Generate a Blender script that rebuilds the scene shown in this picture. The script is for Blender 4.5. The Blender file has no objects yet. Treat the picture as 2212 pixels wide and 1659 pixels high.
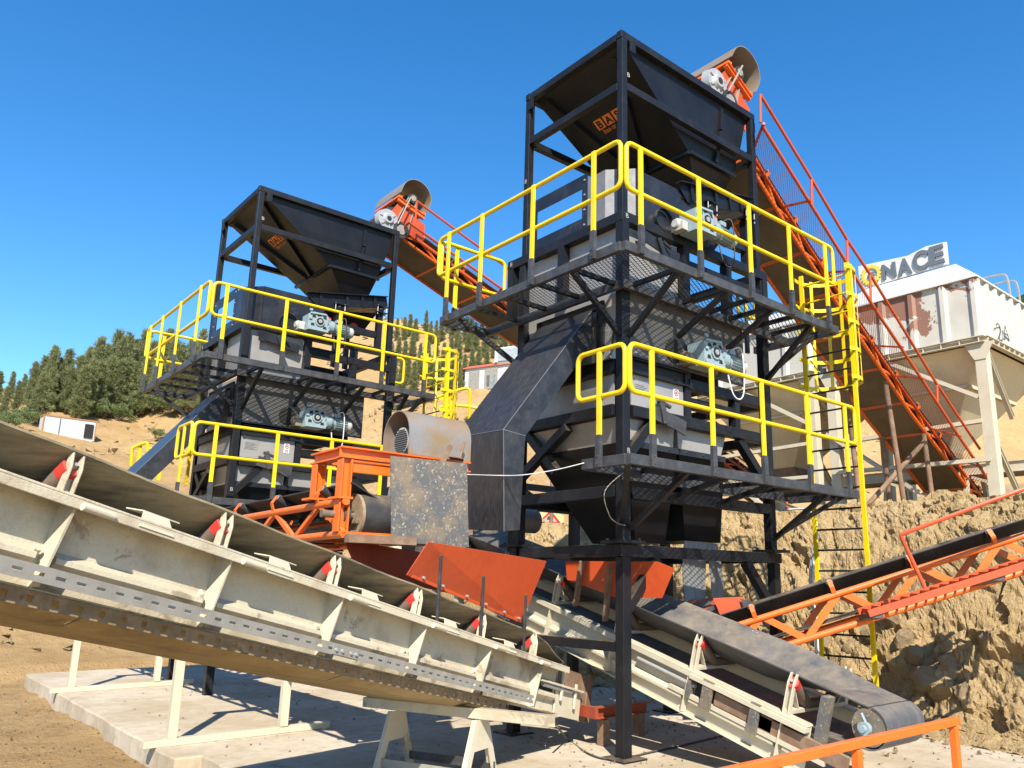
import bpy, bmesh, math, random
from mathutils import Vector, Matrix, noise
random.seed(7)
R = math.radians
V = Vector
SC = bpy.context.scene
COL = SC.collection
# ------------------------------------------------------------------ camera
CAMP = V((-6.13157, -6.00250, 1.72657))
YAW, PIT, ROL = R(48.95561), R(13.06414), R(.89645)
FPX, CX, CY = 1726.591, 1211.404, 856.784          # in pixels of a 2212 x 1659 picture
_h = V((math.cos(YAW), math.sin(YAW), 0)); _r = V((math.sin(YAW), -math.cos(YAW), 0)); _u = V((0, 0, 1))
FW = _h*math.cos(PIT) + _u*math.sin(PIT); _up = -_h*math.sin(PIT) + _u*math.cos(PIT)
RT = _r*math.cos(ROL) + _up*math.sin(ROL); UP = -_r*math.sin(ROL) + _up*math.cos(ROL)
def ray(x, y): return FW + RT*((x-CX)/FPX) - UP*((y-CY)/FPX)
def on(i, x, y, v):
    d = ray(x, y); return CAMP + d*((v-CAMP[i])/d[i])
def onX(x, y, v): return on(0, x, y, v)
def onY(x, y, v): return on(1, x, y, v)
def onZ(x, y, v=0.): return on(2, x, y, v)
def onP(x, y, p0, n):
    d = ray(x, y); return CAMP + d*((p0-CAMP).dot(n)/d.dot(n))
def atD(x, y, dep): return CAMP + ray(x, y)*dep
cd = bpy.data.cameras.new('camera'); cam = bpy.data.objects.new('camera', cd); COL.objects.link(cam)
cd.sensor_width = 36; cd.lens = 36*FPX/2212; cd.shift_x = -(CX-1106)/2212; cd.shift_y = (CY-829.5)/2212
cd.clip_start = .05; cd.clip_end = 3000
cam.matrix_world = Matrix.Translation(CAMP) @ Matrix((RT, UP, -FW)).transposed().to_4x4()
SC.camera = cam
# ------------------------------------------------------------------ light
SUN_AZ, SUN_EL = R(57), R(41.4)      # light travels towards this heading
ld = V((math.cos(SUN_AZ)*math.cos(SUN_EL), math.sin(SUN_AZ)*math.cos(SUN_EL), -math.sin(SUN_EL)))
sd = bpy.data.lights.new('sun', 'SUN'); so = bpy.data.objects.new('sun', sd); COL.objects.link(so)
sd.energy = 5.0; sd.angle = R(.5); sd.color = (1, .925, .80)
so.rotation_mode = 'QUATERNION'; so.rotation_quaternion = ld.to_track_quat('-Z', 'Y'); so.location = (-20, -20, 30)
w = bpy.data.worlds.new('World'); SC.world = w; w.use_nodes = True
nt = w.node_tree; bg = nt.nodes['Background']
sky = nt.nodes.new('ShaderNodeTexSky'); sky.sky_type = 'NISHITA'; sky.sun_disc = False
sky.sun_elevation = SUN_EL
sv = -ld; sky.sun_rotation = math.atan2(sv.x, sv.y)
sky.air_density = 1.0; sky.dust_density = .0; sky.ozone_density = 2.2; sky.altitude = 700
hs = nt.nodes.new('ShaderNodeHueSaturation'); hs.inputs['Saturation'].default_value = 1.34; hs.inputs['Value'].default_value = .93; nt.links.new(sky.outputs[0], hs.inputs['Color'])
nt.links.new(hs.outputs[0], bg.inputs[0]); bg.inputs[1].default_value = .142
SC.view_settings.view_transform = 'Standard'; SC.view_settings.look = 'None'; SC.view_settings.exposure = .95; SC.view_settings.gamma = 1
SC.render.engine = 'CYCLES'
SC.cycles.max_bounces = 6; SC.cycles.transparent_max_bounces = 24; SC.cycles.diffuse_bounces = 3; SC.cycles.glossy_bounces = 3
# ------------------------------------------------------------------ materials
class N:
    def __init__(s, name):
        s.m = bpy.data.materials.new(name); s.m.use_nodes = True
        s.t = s.m.node_tree; s.b = s.t.nodes['Principled BSDF']; s.out = s.t.nodes['Material Output']
        s.tc = s.t.nodes.new('ShaderNodeTexCoord').outputs['Object']
    def new(s, k, **kw):
        n = s.t.nodes.new(k)
        for a, v in kw.items(): setattr(n, a, v)
        return n
    def link(s, a, b): s.t.links.new(a, b)
    def noise(s, sc, det=6, rough=.6, vec=None, stretch=None, dist=0):
        n = s.new('ShaderNodeTexNoise'); n.inputs['Scale'].default_value = sc; n.inputs['Detail'].default_value = det
        n.inputs['Roughness'].default_value = rough; n.inputs['Distortion'].default_value = dist
        v = vec or s.tc
        if stretch:
            mp = s.new('ShaderNodeMapping'); mp.inputs['Scale'].default_value = stretch; s.link(v, mp.inputs[0]); v = mp.outputs[0]
        s.link(v, n.inputs['Vector']); return n.outputs['Fac']
    def ramp(s, f, lo, hi, a=0., b=1.):
        n = s.new('ShaderNodeMapRange'); n.inputs['From Min'].default_value = lo; n.inputs['From Max'].default_value = hi
        n.inputs['To Min'].default_value = a; n.inputs['To Max'].default_value = b; s.link(f, n.inputs[0]); return n.outputs[0]
    def mix(s, f, a, b):
        n = s.new('ShaderNodeMix', data_type='RGBA')
        if isinstance(f, float): n.inputs[0].default_value = f
        else: s.link(f, n.inputs[0])
        for i, c in ((6, a), (7, b)):
            if isinstance(c, tuple): n.inputs[i].default_value = (*c, 1)
            else: s.link(c, n.inputs[i])
        return n.outputs[2]
    def math(s, op, a, b=None):
        n = s.new('ShaderNodeMath', operation=op)
        for i, c in enumerate((a, b)):
            if c is None: continue
            if isinstance(c, (int, float)): n.inputs[i].default_value = c
            else: s.link(c, n.inputs[i])
        return n.outputs[0]
    def col(s, c):
        if isinstance(c, tuple): s.b.inputs['Base Color'].default_value = (*c, 1)
        else: s.link(c, s.b.inputs['Base Color'])
    def bump(s, f, st, dist=.02):
        n = s.new('ShaderNodeBump'); n.inputs['Strength'].default_value = st; n.inputs['Distance'].default_value = dist
        s.link(f, n.inputs['Height']); s.link(n.outputs[0], s.b.inputs['Normal'])
    def set(s, rough=.5, metal=0., spec=.5):
        s.b.inputs['Roughness'].default_value = rough; s.b.inputs['Metallic'].default_value = metal
        s.b.inputs['Specular IOR Level'].default_value = spec
def paint(name, c, c2, amt=(.5, .75), sc=3., rough=.45, metal=0., fine=40., bump=.08, stretch=None, spec=.5, c3=None, amt3=(.62, .68), sc3=1.5, dust=.4):
    m = N(name); a = m.ramp(m.noise(sc, 8, .65, stretch=stretch), *amt)
    f = m.noise(fine, 4, .6)
    k = m.mix(a, c, c2)
    if c3:
        k = m.mix(m.ramp(m.noise(sc3, 10, .7, dist=.4), *amt3), k, c3)
    g = m.mix(m.ramp(f, .3, .7, .0, .22), k, tuple(x*.55 for x in c))
    if dust:
        ge = m.new('ShaderNodeNewGeometry'); sp_ = m.new('ShaderNodeSeparateXYZ'); m.link(ge.outputs['Normal'], sp_.inputs[0])
        g = m.mix(m.math('MULTIPLY', m.ramp(sp_.outputs[2], .35, .9, 0, dust), m.ramp(m.noise(5, 8, .7), .32, .6)), g, (.36, .275, .17))
    m.col(g)
    m.set(rough, metal, spec); m.link(m.ramp(f, .2, .8, max(.05, rough-.12), min(1, rough+.15)), m.b.inputs['Roughness'])
    if bump: m.bump(f, bump, .01)
    return m.m
M = {}
M['black'] = paint('black_paint', (.008, .0085, .011), (.024, .024, .027), (.5, .8), 4, .46, fine=25, spec=.35, c3=(.075, .07, .062), amt3=(.66, .78), sc3=6)
M['duskpanel'] = paint('dust_filmed_black_sheet', (.06, .057, .053), (.105, .098, .09), (.42, .68), 2.2, .5, fine=14, c3=(.035, .035, .037), amt3=(.6, .8), sc3=3)
M['blackplate'] = paint('black_sheet_steel', (.012, .013, .017), (.034, .034, .038), (.45, .75), 2.5, .36, fine=12, c3=(.09, .085, .085), amt3=(.6, .82), sc3=7)
M['scratched'] = paint('scratched_black_steel', (.018, .019, .024), (.05, .05, .055), (.42, .75), 18, .32, fine=120, stretch=(.6, 1.6, .5), c3=(.30, .27, .22), amt3=(.67, .73), sc3=14, dust=.06)
M['hopperblack'] = paint('hopper_black_steel', (.006, .007, .010), (.016, .016, .019), (.4, .8), 1.5, .4, fine=8, bump=.04, spec=.32)
M['yellow'] = paint('yellow_paint', (.74, .53, .004), (.60, .42, .006), (.5, .8), 6, .4, fine=30, bump=.03, c3=(.30, .22, .06), amt3=(.655, .70), sc3=13, dust=.2)
M['orange'] = paint('orange_paint', (.72, .135, .012), (.52, .085, .012), (.5, .8), 5, .42, fine=30, bump=.03, c3=(.33, .14, .05), amt3=(.68, .8), sc3=4)
M['redorange'] = paint('red_orange_paint', (.50, .072, .018), (.40, .05, .016), (.5, .8), 2.5, .42, fine=20, bump=.02, c3=(.28, .06, .03), amt3=(.64, .8), sc3=3)
M['darkred'] = paint('dark_red_paint', (.30, .05, .022), (.20, .035, .02), (.45, .75), 5, .5, fine=30, c3=(.22, .10, .06), amt3=(.6, .75), sc3=6)
M['cream'] = paint('cream_paint', (.53, .48, .36), (.44, .385, .28), (.5, .8), 3, .5, fine=45, bump=.12, c3=(.30, .19, .09), amt3=(.68, .76), sc3=4)
M['creamdust'] = paint('cream_paint_caked_with_dust', (.52, .46, .335), (.40, .335, .235), (.46, .60), 2.2, .75, fine=60, bump=.35, c3=(.29, .235, .16), amt3=(.545, .585), sc3=2.0)
M['dusty'] = paint('ochre_dusted_steel', (.40, .30, .15), (.26, .19, .10), (.45, .65), 3, .85, fine=50, bump=.3, c3=(.14, .09, .05), amt3=(.62, .72), sc3=3)
M['browncake'] = paint('brown_caked_steel', (.22, .155, .09), (.33, .24, .14), (.45, .65), 6, .9, fine=40, bump=.5, c3=(.10, .065, .04), amt3=(.58, .7), sc3=6)
M['greysteel'] = paint('grey_stainless_panel', (.36, .345, .33), (.28, .265, .25), (.45, .75), 2, .42, metal=.35, fine=20, bump=.03, c3=(.22, .18, .14), amt3=(.66, .8), sc3=3)
M['rawplate'] = paint('raw_spattered_steel_plate', (.105, .105, .108), (.215, .165, .11), (.44, .60), 4.5, .55, metal=.1, fine=70, bump=.1, c3=(.40, .35, .25), amt3=(.565, .62), sc3=38)
M['rustroll'] = paint('rolled_rusty_steel', (.27, .25, .24), (.30, .20, .10), (.45, .62), 3, .45, metal=.35, fine=30, bump=.05, stretch=(1, .35, 1), c3=(.36, .22, .06), amt3=(.60, .72), sc3=4)
M['rust'] = paint('rusty_steel', (.19, .11, .065), (.26, .18, .12), (.45, .65), 6, .8, fine=40, bump=.2)
M['galv'] = paint('galvanised_steel', (.27, .255, .225), (.20, .185, .155), (.45, .7), 8, .55, metal=.05, fine=40, bump=.05, c3=(.40, .33, .24), amt3=(.6, .75), sc3=5)
M['cable_white'] = paint('white_cable', (.62, .62, .62), (.5, .5, .5), (.5, .8), 9, .5)
M['cable_black'] = paint('black_cable', (.03, .03, .03), (.05, .045, .04), (.5, .8), 9, .6)
M['belt'] = paint('rubber_belt', (.022, .021, .022), (.05, .046, .042), (.45, .7), 5, .6, fine=30, bump=.05)
M['belt_worn'] = paint('worn_grey_rubber_belt', (.068, .072, .080), (.115, .115, .118), (.42, .66), 3, .55, fine=50, bump=.15, stretch=(2.2, .7, .7), c3=(.22, .21, .20), amt3=(.6, .75), sc3=8)
M['belt_brown'] = paint('dusty_belt_underside', (.31, .26, .165), (.10, .085, .06), (.40, .60), 2.6, .7, fine=30, bump=.1, stretch=(.5, 1.3, 3.5), c3=(.17, .12, .065), amt3=(.58, .75), sc3=2.4)
M['pan_brown'] = paint('dusty_cover_sheet', (.15, .115, .075), (.10, .08, .055), (.45, .65), 2, .75, fine=30, bump=.1)
M['roller'] = paint('worn_brown_roller', (.17, .12, .085), (.11, .08, .06), (.45, .65), 8, .6, fine=40, bump=.1)
M['red'] = paint('red_roller_paint', (.50, .03, .025), (.38, .05, .03), (.5, .75), 8, .5, fine=40)
M['bearing'] = paint('cast_light_grey', (.42, .41, .38), (.32, .31, .28), (.5, .75), 7, .5)
M['gear'] = paint('blue_grey_gearbox_paint', (.25, .33, .355), (.20, .27, .29), (.5, .8), 6, .42, fine=30)
M['silver'] = paint('cast_silver', (.40, .40, .40), (.30, .30, .29), (.5, .8), 8, .42, metal=.3)
M['rubber_sheet'] = paint('grey_rubber_sheet', (.24, .25, .25), (.17, .17, .17), (.45, .65), 6, .6, fine=40, bump=.2, stretch=(3, 3, .7))
M['white'] = paint('white_cabin_panel', (.50, .51, .525), (.43, .43, .44), (.5, .8), 2, .5, bump=.02)
M['silo'] = paint('white_silo_paint', (.47, .455, .405), (.40, .37, .31), (.5, .8), 1.6, .55, fine=30, bump=.03, c3=(.24, .115, .07), amt3=(.665, .69), sc3=1.1)
def rusty_wall():
    m = N('rust_peeling_silo_paint'); sep = m.new('ShaderNodeSeparateXYZ'); m.link(m.tc, sep.inputs[0])
    up_ = m.ramp(sep.outputs[2], 3.15, 4.35, -.15, .10); lf = m.ramp(sep.outputs[1], -1.0, -.55, -.15, .04)
    n = m.noise(1.7, 12, .68, dist=.3); f = m.math('ADD', m.math('ADD', n, up_), lf); pit = m.ramp(m.noise(7, 8, .7), .66, .68)
    k = m.mix(m.ramp(m.noise(2, 6, .6), .45, .75), (.50, .48, .42), (.42, .385, .32)); st = m.ramp(m.noise(3, 6, .6, stretch=(1, 5, .35)), .55, .75, 0, .5); k = m.mix(st, k, (.50, .40, .25))
    k = m.mix(pit, k, (.22, .11, .07)); k = m.mix(m.ramp(f, .52, .535), k, (.235, .115, .075)); m.col(k); m.set(.65); m.bump(m.ramp(f, .51, .54, 1, 0), .3, .01); return m.m
M['silo_rust'] = rusty_wall()
M['siloroof'] = paint('white_silo_roof', (.60, .59, .56), (.53, .51, .47), (.5, .8), 1.2, .5, bump=.02, dust=.1)
M['silocone'] = paint('dusty_cream_cone', (.66, .55, .35), (.55, .45, .28), (.45, .7), 1.8, .7, fine=30, bump=.08)
M['roofred'] = paint('red_roof_sheet', (.55, .06, .035), (.45, .05, .03), (.5, .8), 3, .5)
M['brown_trim'] = paint('brown_trim', (.34, .16, .06), (.28, .13, .05), (.5, .8), 3, .6)
M['dark'] = paint('dark_interior', (.012, .011, .010), (.02, .018, .016), (.5, .8), 3, .8)
M['letter_grey'] = paint('grey_letter', (.11, .13, .155), (.09, .105, .125), (.5, .8), 5, .5)
M['gear_yellow'] = paint('yellow_emblem', (.72, .50, .06), (.60, .42, .06), (.5, .8), 5, .5)
M['logo_orange'] = paint('orange_print', (.74, .20, .03), (.68, .17, .03), (.5, .8), 5, .6)
M['sign_yellow'] = paint('pale_yellow_sign', (.75, .68, .36), (.68, .60, .30), (.5, .8), 5, .5)
M['sign_red'] = paint('sign_red', (.60, .03, .03), (.5, .03, .03), (.5, .8), 5, .5)
M['chalk'] = paint('chalk', (.40, .40, .39), (.2, .2, .2), (.4, .7), 40, .9)
M['spray'] = paint('dark_spray_mark', (.06, .06, .06), (.12, .12, .12), (.4, .7), 20, .9)
M['sticker'] = paint('white_sticker', (.75, .75, .75), (.68, .68, .68), (.5, .8), 5, .5)
M['glass'] = paint('dusty_window_pane', (.34, .38, .40), (.22, .26, .28), (.4, .7), 4, .15)
M['greypost'] = paint('grey_bracket_steel', (.038, .038, .041), (.075, .075, .075), (.45, .7), 8, .45)
M['trunk'] = paint('pine_bark', (.12, .08, .055), (.07, .05, .035), (.4, .7), 8, .9)
M['wood'] = paint('rough_wood', (.30, .22, .13), (.2, .14, .08), (.4, .7), 6, .85, stretch=(1, 1, .2))
def mesh_mat(name, px, py, th, c):
    """expanded metal sheet: diamond openings cut through a painted sheet"""
    m = N(name); sep = m.new('ShaderNodeSeparateXYZ'); m.link(m.tc, sep.inputs[0])
    x = m.math('DIVIDE', sep.outputs[0], px); y = m.math('DIVIDE', sep.outputs[1], py)
    a = m.math('FRACT', m.math('ADD', m.math('ADD', x, y), 500.)); b = m.math('FRACT', m.math('ADD', m.math('SUBTRACT', x, y), 500.))
    s = m.math('MAXIMUM', m.math('LESS_THAN', a, th), m.math('LESS_THAN', b, th))
    tr = m.new('ShaderNodeBsdfTransparent'); mx = m.new('ShaderNodeMixShader')
    m.col(c); m.set(.45)
    m.link(s, mx.inputs[0]); m.link(tr.outputs[0], mx.inputs[1]); m.link(m.b.outputs[0], mx.inputs[2]); m.link(mx.outputs[0], m.out.inputs[0])
    return m.m
M['grating'] = mesh_mat('black_expanded_metal', .11, .05, .23, (.02, .02, .023))
M['grating_red'] = mesh_mat('red_expanded_metal', .06, .036, .17, (.40, .12, .07))
def soil(name, a, b, c, sc=1.):
    m = N(name); n1 = m.noise(.35*sc, 10, .62); n2 = m.noise(2.6*sc, 10, .68); n3 = m.noise(22*sc, 8, .7)
    k = m.mix(m.ramp(n1, .35, .65), a, b); k = m.mix(m.ramp(n2, .45, .72), k, c)
    k = m.mix(m.ramp(n3, .58, .75, 0, .6), k, tuple(x*.45 for x in a)); m.col(k); m.set(.95, 0, .2)
    h = m.math('ADD', m.math('MULTIPLY', n2, 1.2), n3); m.bump(h, 1., .09)
    return m.m
M['soil'] = soil('sandy_soil', (.43, .275, .12), (.50, .34, .165), (.35, .215, .09))
M['bank'] = soil('cut_sandy_rock', (.56, .395, .19), (.62, .46, .25), (.48, .32, .14), 1.6)
M['rock'] = soil('tan_rock', (.47, .35, .20), (.55, .42, .26), (.38, .26, .13), 3)
def concrete():
    m = N('pale_concrete'); n1 = m.noise(.6, 10, .6); n2 = m.noise(6, 10, .7); n3 = m.noise(60, 5, .7)
    k = m.mix(m.ramp(n1, .42, .60), (.50, .435, .34), (.39, .32, .22)); k = m.mix(m.ramp(n2, .48, .7, 0, .8), k, (.31, .25, .17)); k = m.mix(m.ramp(m.noise(1.7, 12, .75, dist=.6), .60, .66, 0, .6), k, (.22, .17, .115))
    k = m.mix(m.ramp(n3, .6, .75, 0, .7), k, (.27, .22, .17)); m.col(k); m.set(.9, 0, .25); m.bump(m.math('ADD', n2, n3), .35, .02)
    return m.m
M['concrete'] = concrete()
def leaf(name, a, b):
    m = N(name); oi = m.new('ShaderNodeObjectInfo'); n = m.noise(1.1, 4, .6)
    k = m.mix(m.ramp(n, .35, .65), a, b); k = m.mix(m.ramp(oi.outputs['Random'], 0, 1, 0, .45), k, tuple(x*.8 for x in a)); m.col(k); m.set(.6, 0, .3)
    t = m.new('ShaderNodeBsdfTranslucent'); m.link(k, t.inputs[0]); mx = m.new('ShaderNodeMixShader'); mx.inputs[0].default_value = .5
    m.link(m.b.outputs[0], mx.inputs[1]); m.link(t.outputs[0], mx.inputs[2]); m.link(mx.outputs[0], m.out.inputs[0])
    return m.m
M['pine'] = leaf('pine_needles', (.25, .275, .115), (.30, .31, .155))
M['bush'] = leaf('bush_leaves', (.20, .26, .10), (.26, .31, .14))
M['scrub'] = leaf('hill_scrub', (.06, .10, .03), (.10, .13, .045))
# ------------------------------------------------------------------ mesh helpers
ORG = {}
class MB:
    def __init__(s): s.v = []; s.f = []
    def add(s, vs, fs):
        o = len(s.v); s.v += [V(p) for p in vs]; s.f += [tuple(i+o for i in f) for f in fs]; return s
    def box(s, x0, x1, y0, y1, z0, z1):
        p = [(x, y, z) for x in (x0, x1) for y in (y0, y1) for z in (z0, z1)]
        return s.add(p, [(0, 1, 3, 2), (4, 6, 7, 5), (0, 4, 5, 1), (2, 3, 7, 6), (0, 2, 6, 4), (1, 5, 7, 3)])
    def bar(s, p, q, w, h, up=(0, 0, 1)):
        p, q = V(p), V(q); d = (q-p).normalized(); a = d.cross(V(up))
        if a.length < 1e-4: a = d.cross(V((1, 0, 0)))
        a.normalize(); b = a.cross(d).normalized(); a = a*w/2; b = b*h/2
        return s.add([p-a-b, p+a-b, p+a+b, p-a+b, q-a-b, q+a-b, q+a+b, q-a+b], [(0, 1, 2, 3), (7, 6, 5, 4), (0, 4, 5, 1), (1, 5, 6, 2), (2, 6, 7, 3), (3, 7, 4, 0)])
    def chan(s, p, q, w, h, t=.012, up=(0, 0, 1)):
        """I/channel look: two flanges and a web"""
        p, q = V(p), V(q); d = (q-p).normalized(); a = d.cross(V(up)).normalized(); b = a.cross(d).normalized()
        s.bar(p+b*(h/2-t/2), q+b*(h/2-t/2), w, t, up); s.bar(p-b*(h/2-t/2), q-b*(h/2-t/2), w, t, up)
        return s.bar(p, q, t, h-2*t, up)
    def cyl(s, p, q, r, n=14, r2=None, cap=True):
        p, q = V(p), V(q); d = (q-p).normalized(); a = d.cross(V((0, 0, 1)))
        if a.length < 1e-3: a = d.cross(V((1, 0, 0)))
        a.normalize(); b = d.cross(a); r2 = r if r2 is None else r2
        vs = [p+(a*math.cos(t)+b*math.sin(t))*r for t in [2*math.pi*i/n for i in range(n)]] + [q+(a*math.cos(t)+b*math.sin(t))*r2 for t in [2*math.pi*i/n for i in range(n)]]
        fs = [(i, (i+1) % n, n+(i+1) % n, n+i) for i in range(n)]
        if cap: fs += [tuple(range(n-1, -1, -1)), tuple(range(n, 2*n))]
        return s.add(vs, fs)
    def tube(s, pts, r, n=8, closed=False):
        pts = [V(p) for p in pts]; m = len(pts); rings = []; a = None
        for i in range(m):
            if closed: d = (pts[(i+1) % m]-pts[i-1])
            else: d = pts[min(i+1, m-1)]-pts[max(i-1, 0)]
            d.normalize()
            if a is None:
                a = d.cross(V((0, 0, 1)))
                if a.length < 1e-2: a = d.cross(V((1, 0, 0)))
            a = (a-d*a.dot(d)).normalized(); b = d.cross(a)
            rings.append([pts[i]+(a*math.cos(2*math.pi*k/n)+b*math.sin(2*math.pi*k/n))*r for k in range(n)])
        vs = [p for g in rings for p in g]; fs = []
        for i in range(m if closed else m-1):
            j = (i+1) % m
            sh = 0
            if closed and j == 0:
                sh = min(range(n), key=lambda k: (rings[0][k]-rings[i][0]).length)
            fs += [(i*n+k, i*n+(k+1) % n, j*n+(k+1+sh) % n, j*n+(k+sh) % n) for k in range(n)]
        if not closed: fs += [tuple(range(n-1, -1, -1)), tuple(range((m-1)*n, m*n))]
        return s.add(vs, fs)
    def plate(s, pts, t=.01):
        pts = [V(p) for p in pts]; n = (pts[1]-pts[0]).cross(pts[2]-pts[0])
        if len(pts) > 3: n = n+(pts[2]-pts[0]).cross(pts[3]-pts[0])
        n.normalize(); k = len(pts); n = n*t/2
        return s.add([p+n for p in pts]+[p-n for p in pts], [tuple(range(k)), tuple(range(2*k-1, k-1, -1))]+[(i, k+i, k+(i+1) % k, (i+1) % k) for i in range(k)])
    def loft(s, secs, close=True, cap=True):
        k = len(secs[0]); vs = [p for g in secs for p in g]; fs = []
        for i in range(len(secs)-1):
            for j in range(k if close else k-1): fs.append((i*k+j, i*k+(j+1) % k, (i+1)*k+(j+1) % k, (i+1)*k+j))
        if cap and close: fs += [tuple(range(k-1, -1, -1)), tuple(range((len(secs)-1)*k, len(secs)*k))]
        return s.add(vs, fs)
    def build(s, name, mat, parent=None, smooth=False, bevel=0., fix=True, uvs=None):
        org = ORG[parent.name] if parent else V((0, 0, 0))
        me = bpy.data.meshes.new(name); me.from_pydata([p-org for p in s.v], [], s.f); me.update()
        if fix:
            bm = bmesh.new(); bm.from_mesh(me); bmesh.ops.recalc_face_normals(bm, faces=bm.faces); bm.to_mesh(me); bm.free()
        if smooth is True: me.polygons.foreach_set('use_smooth', [True]*len(me.polygons))
        me.materials.append(M[mat] if isinstance(mat, str) else mat)
        o = bpy.data.objects.new(name, me); COL.objects.link(o); ORG[o.name] = org
        if parent: o.parent = parent
        if smooth == 'auto':
            me.polygons.foreach_set('use_smooth', [True]*len(me.polygons)); me.set_sharp_from_angle(angle=R(40))
        if bevel:
            b = o.modifiers.new('bevel', 'BEVEL'); b.width = bevel; b.segments = 2; b.limit_method = 'ANGLE'; b.angle_limit = R(40)
        return o
def tag(o, label, cat, group=None, kind=None):
    o['label'] = label; o['category'] = cat
    if group: o['group'] = group
    if kind: o['kind'] = kind
    return o
def thing(name, label, cat, loc=(0, 0, 0), group=None):
    o = bpy.data.objects.new(name, None); COL.objects.link(o); o.location = loc; o.empty_display_size = .2
    ORG[o.name] = V(loc); return tag(o, label, cat, group)
def structure(o): o['kind'] = 'structure'; return o
def kids(o): return [c for c in COL.objects if c.parent == o]
KID = {}
def index_kids():
    KID.clear()
    for c in COL.objects:
        if c.parent: KID.setdefault(c.parent.name, []).append(c)
def copy_tree(o, parent=None):
    c = o.copy(); COL.objects.link(c); c.parent = parent
    ORG[c.name] = ORG[o.name]
    for ch in KID.get(o.name, []): copy_tree(ch, c)
    return c
def text(s, size, org, xd, yd, mat, parent, name, ext=.003, align='LEFT', bold=0., fit=None):
    cu = bpy.data.curves.new(name, 'FONT'); cu.body = s; cu.size = size; cu.extrude = ext; cu.align_x = align; cu.offset = bold
    cu.materials.append(M[mat]); o = bpy.data.objects.new(name, cu); COL.objects.link(o)
    x = V(xd).normalized(); y = V(yd).normalized(); z = x.cross(y)
    po = ORG[parent.name] if parent else V((0, 0, 0))
    bpy.context.view_layer.update(); me = bpy.data.meshes.new_from_object(o.evaluated_get(bpy.context.evaluated_depsgraph_get()))
    bpy.data.objects.remove(o); bpy.data.curves.remove(cu)
    if fit:
        xs_ = [v.co.x for v in me.vertices]; ys_ = [v.co.y for v in me.vertices]; x0, y0 = min(xs_), min(ys_); kx, ky = fit[0]/(max(xs_)-x0), fit[1]/(max(ys_)-y0)
        for v in me.vertices: v.co.x = (v.co.x-x0)*kx; v.co.y = (v.co.y-y0)*ky
    me.transform(Matrix.Translation(V(org)-po) @ Matrix((x, y, z)).transposed().to_4x4())
    o = bpy.data.objects.new(name, me); COL.objects.link(o)
    if parent: o.parent = parent
    ORG[o.name] = po; return o
def arc(c, a, b, r, t0, t1, n=8):
    c, a, b = V(c), V(a), V(b); return [c+(a*math.cos(t0+(t1-t0)*i/n)+b*math.sin(t0+(t1-t0)*i/n))*r for i in range(n+1)]
def rail_loop(p0, p1, ztop, zmid, r=.08):
    """closed guard rail loop with rounded corners between p0 and p1"""
    p0, p1 = V((p0[0], p0[1], 0)), V((p1[0], p1[1], 0)); d = (p1-p0).normalized(); u = V((0, 0, 1)); P = []
    P += arc(p0+d*r+u*(ztop-r), -d, u, r, 0, math.pi/2, 4); P += arc(p1-d*r+u*(ztop-r), u, d, r, 0, math.pi/2, 4)
    P += arc(p1-d*r+u*(zmid+r), d, -u, r, 0, math.pi/2, 4); P += arc(p0+d*r+u*(zmid+r), -u, -d, r, 0, math.pi/2, 4)
    return P
def rock(mb, c, s, seed):
    rnd = random.Random(seed); bm = bmesh.new(); bmesh.ops.create_icosphere(bm, subdivisions=2, radius=1)
    off = V((rnd.random()*50, rnd.random()*50, rnd.random()*50)); sc = V((rnd.uniform(.7, 1.3), rnd.uniform(.7, 1.3), rnd.uniform(.55, 1.)))
    rot = Matrix.Rotation(rnd.random()*6.28, 3, 'Z') @ Matrix.Rotation(rnd.random()*1.2, 3, 'X')
    vs = []
    for v in bm.verts:
        p = v.co.copy(); 
        for ax in (V((1, .3, .2)), V((-.4, 1, .1)), V((.2, -.3, 1)), V((-.8, -.5, .4)), V((.3, .6, -.9))):
            ax = ax.normalized(); k = p.dot(ax)
            if k > .62: p -= ax*(k-.62)
            if k < -.7: p -= ax*(k+.7)
        p *= 1+.12*noise.noise(p*2.2+off); p = V((p.x*sc.x, p.y*sc.y, p.z*sc.z)); vs.append(rot @ p*s+V(c))
    mb.add(vs, [tuple(x.index for x in f.verts) for f in bm.faces]); bm.free()
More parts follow.
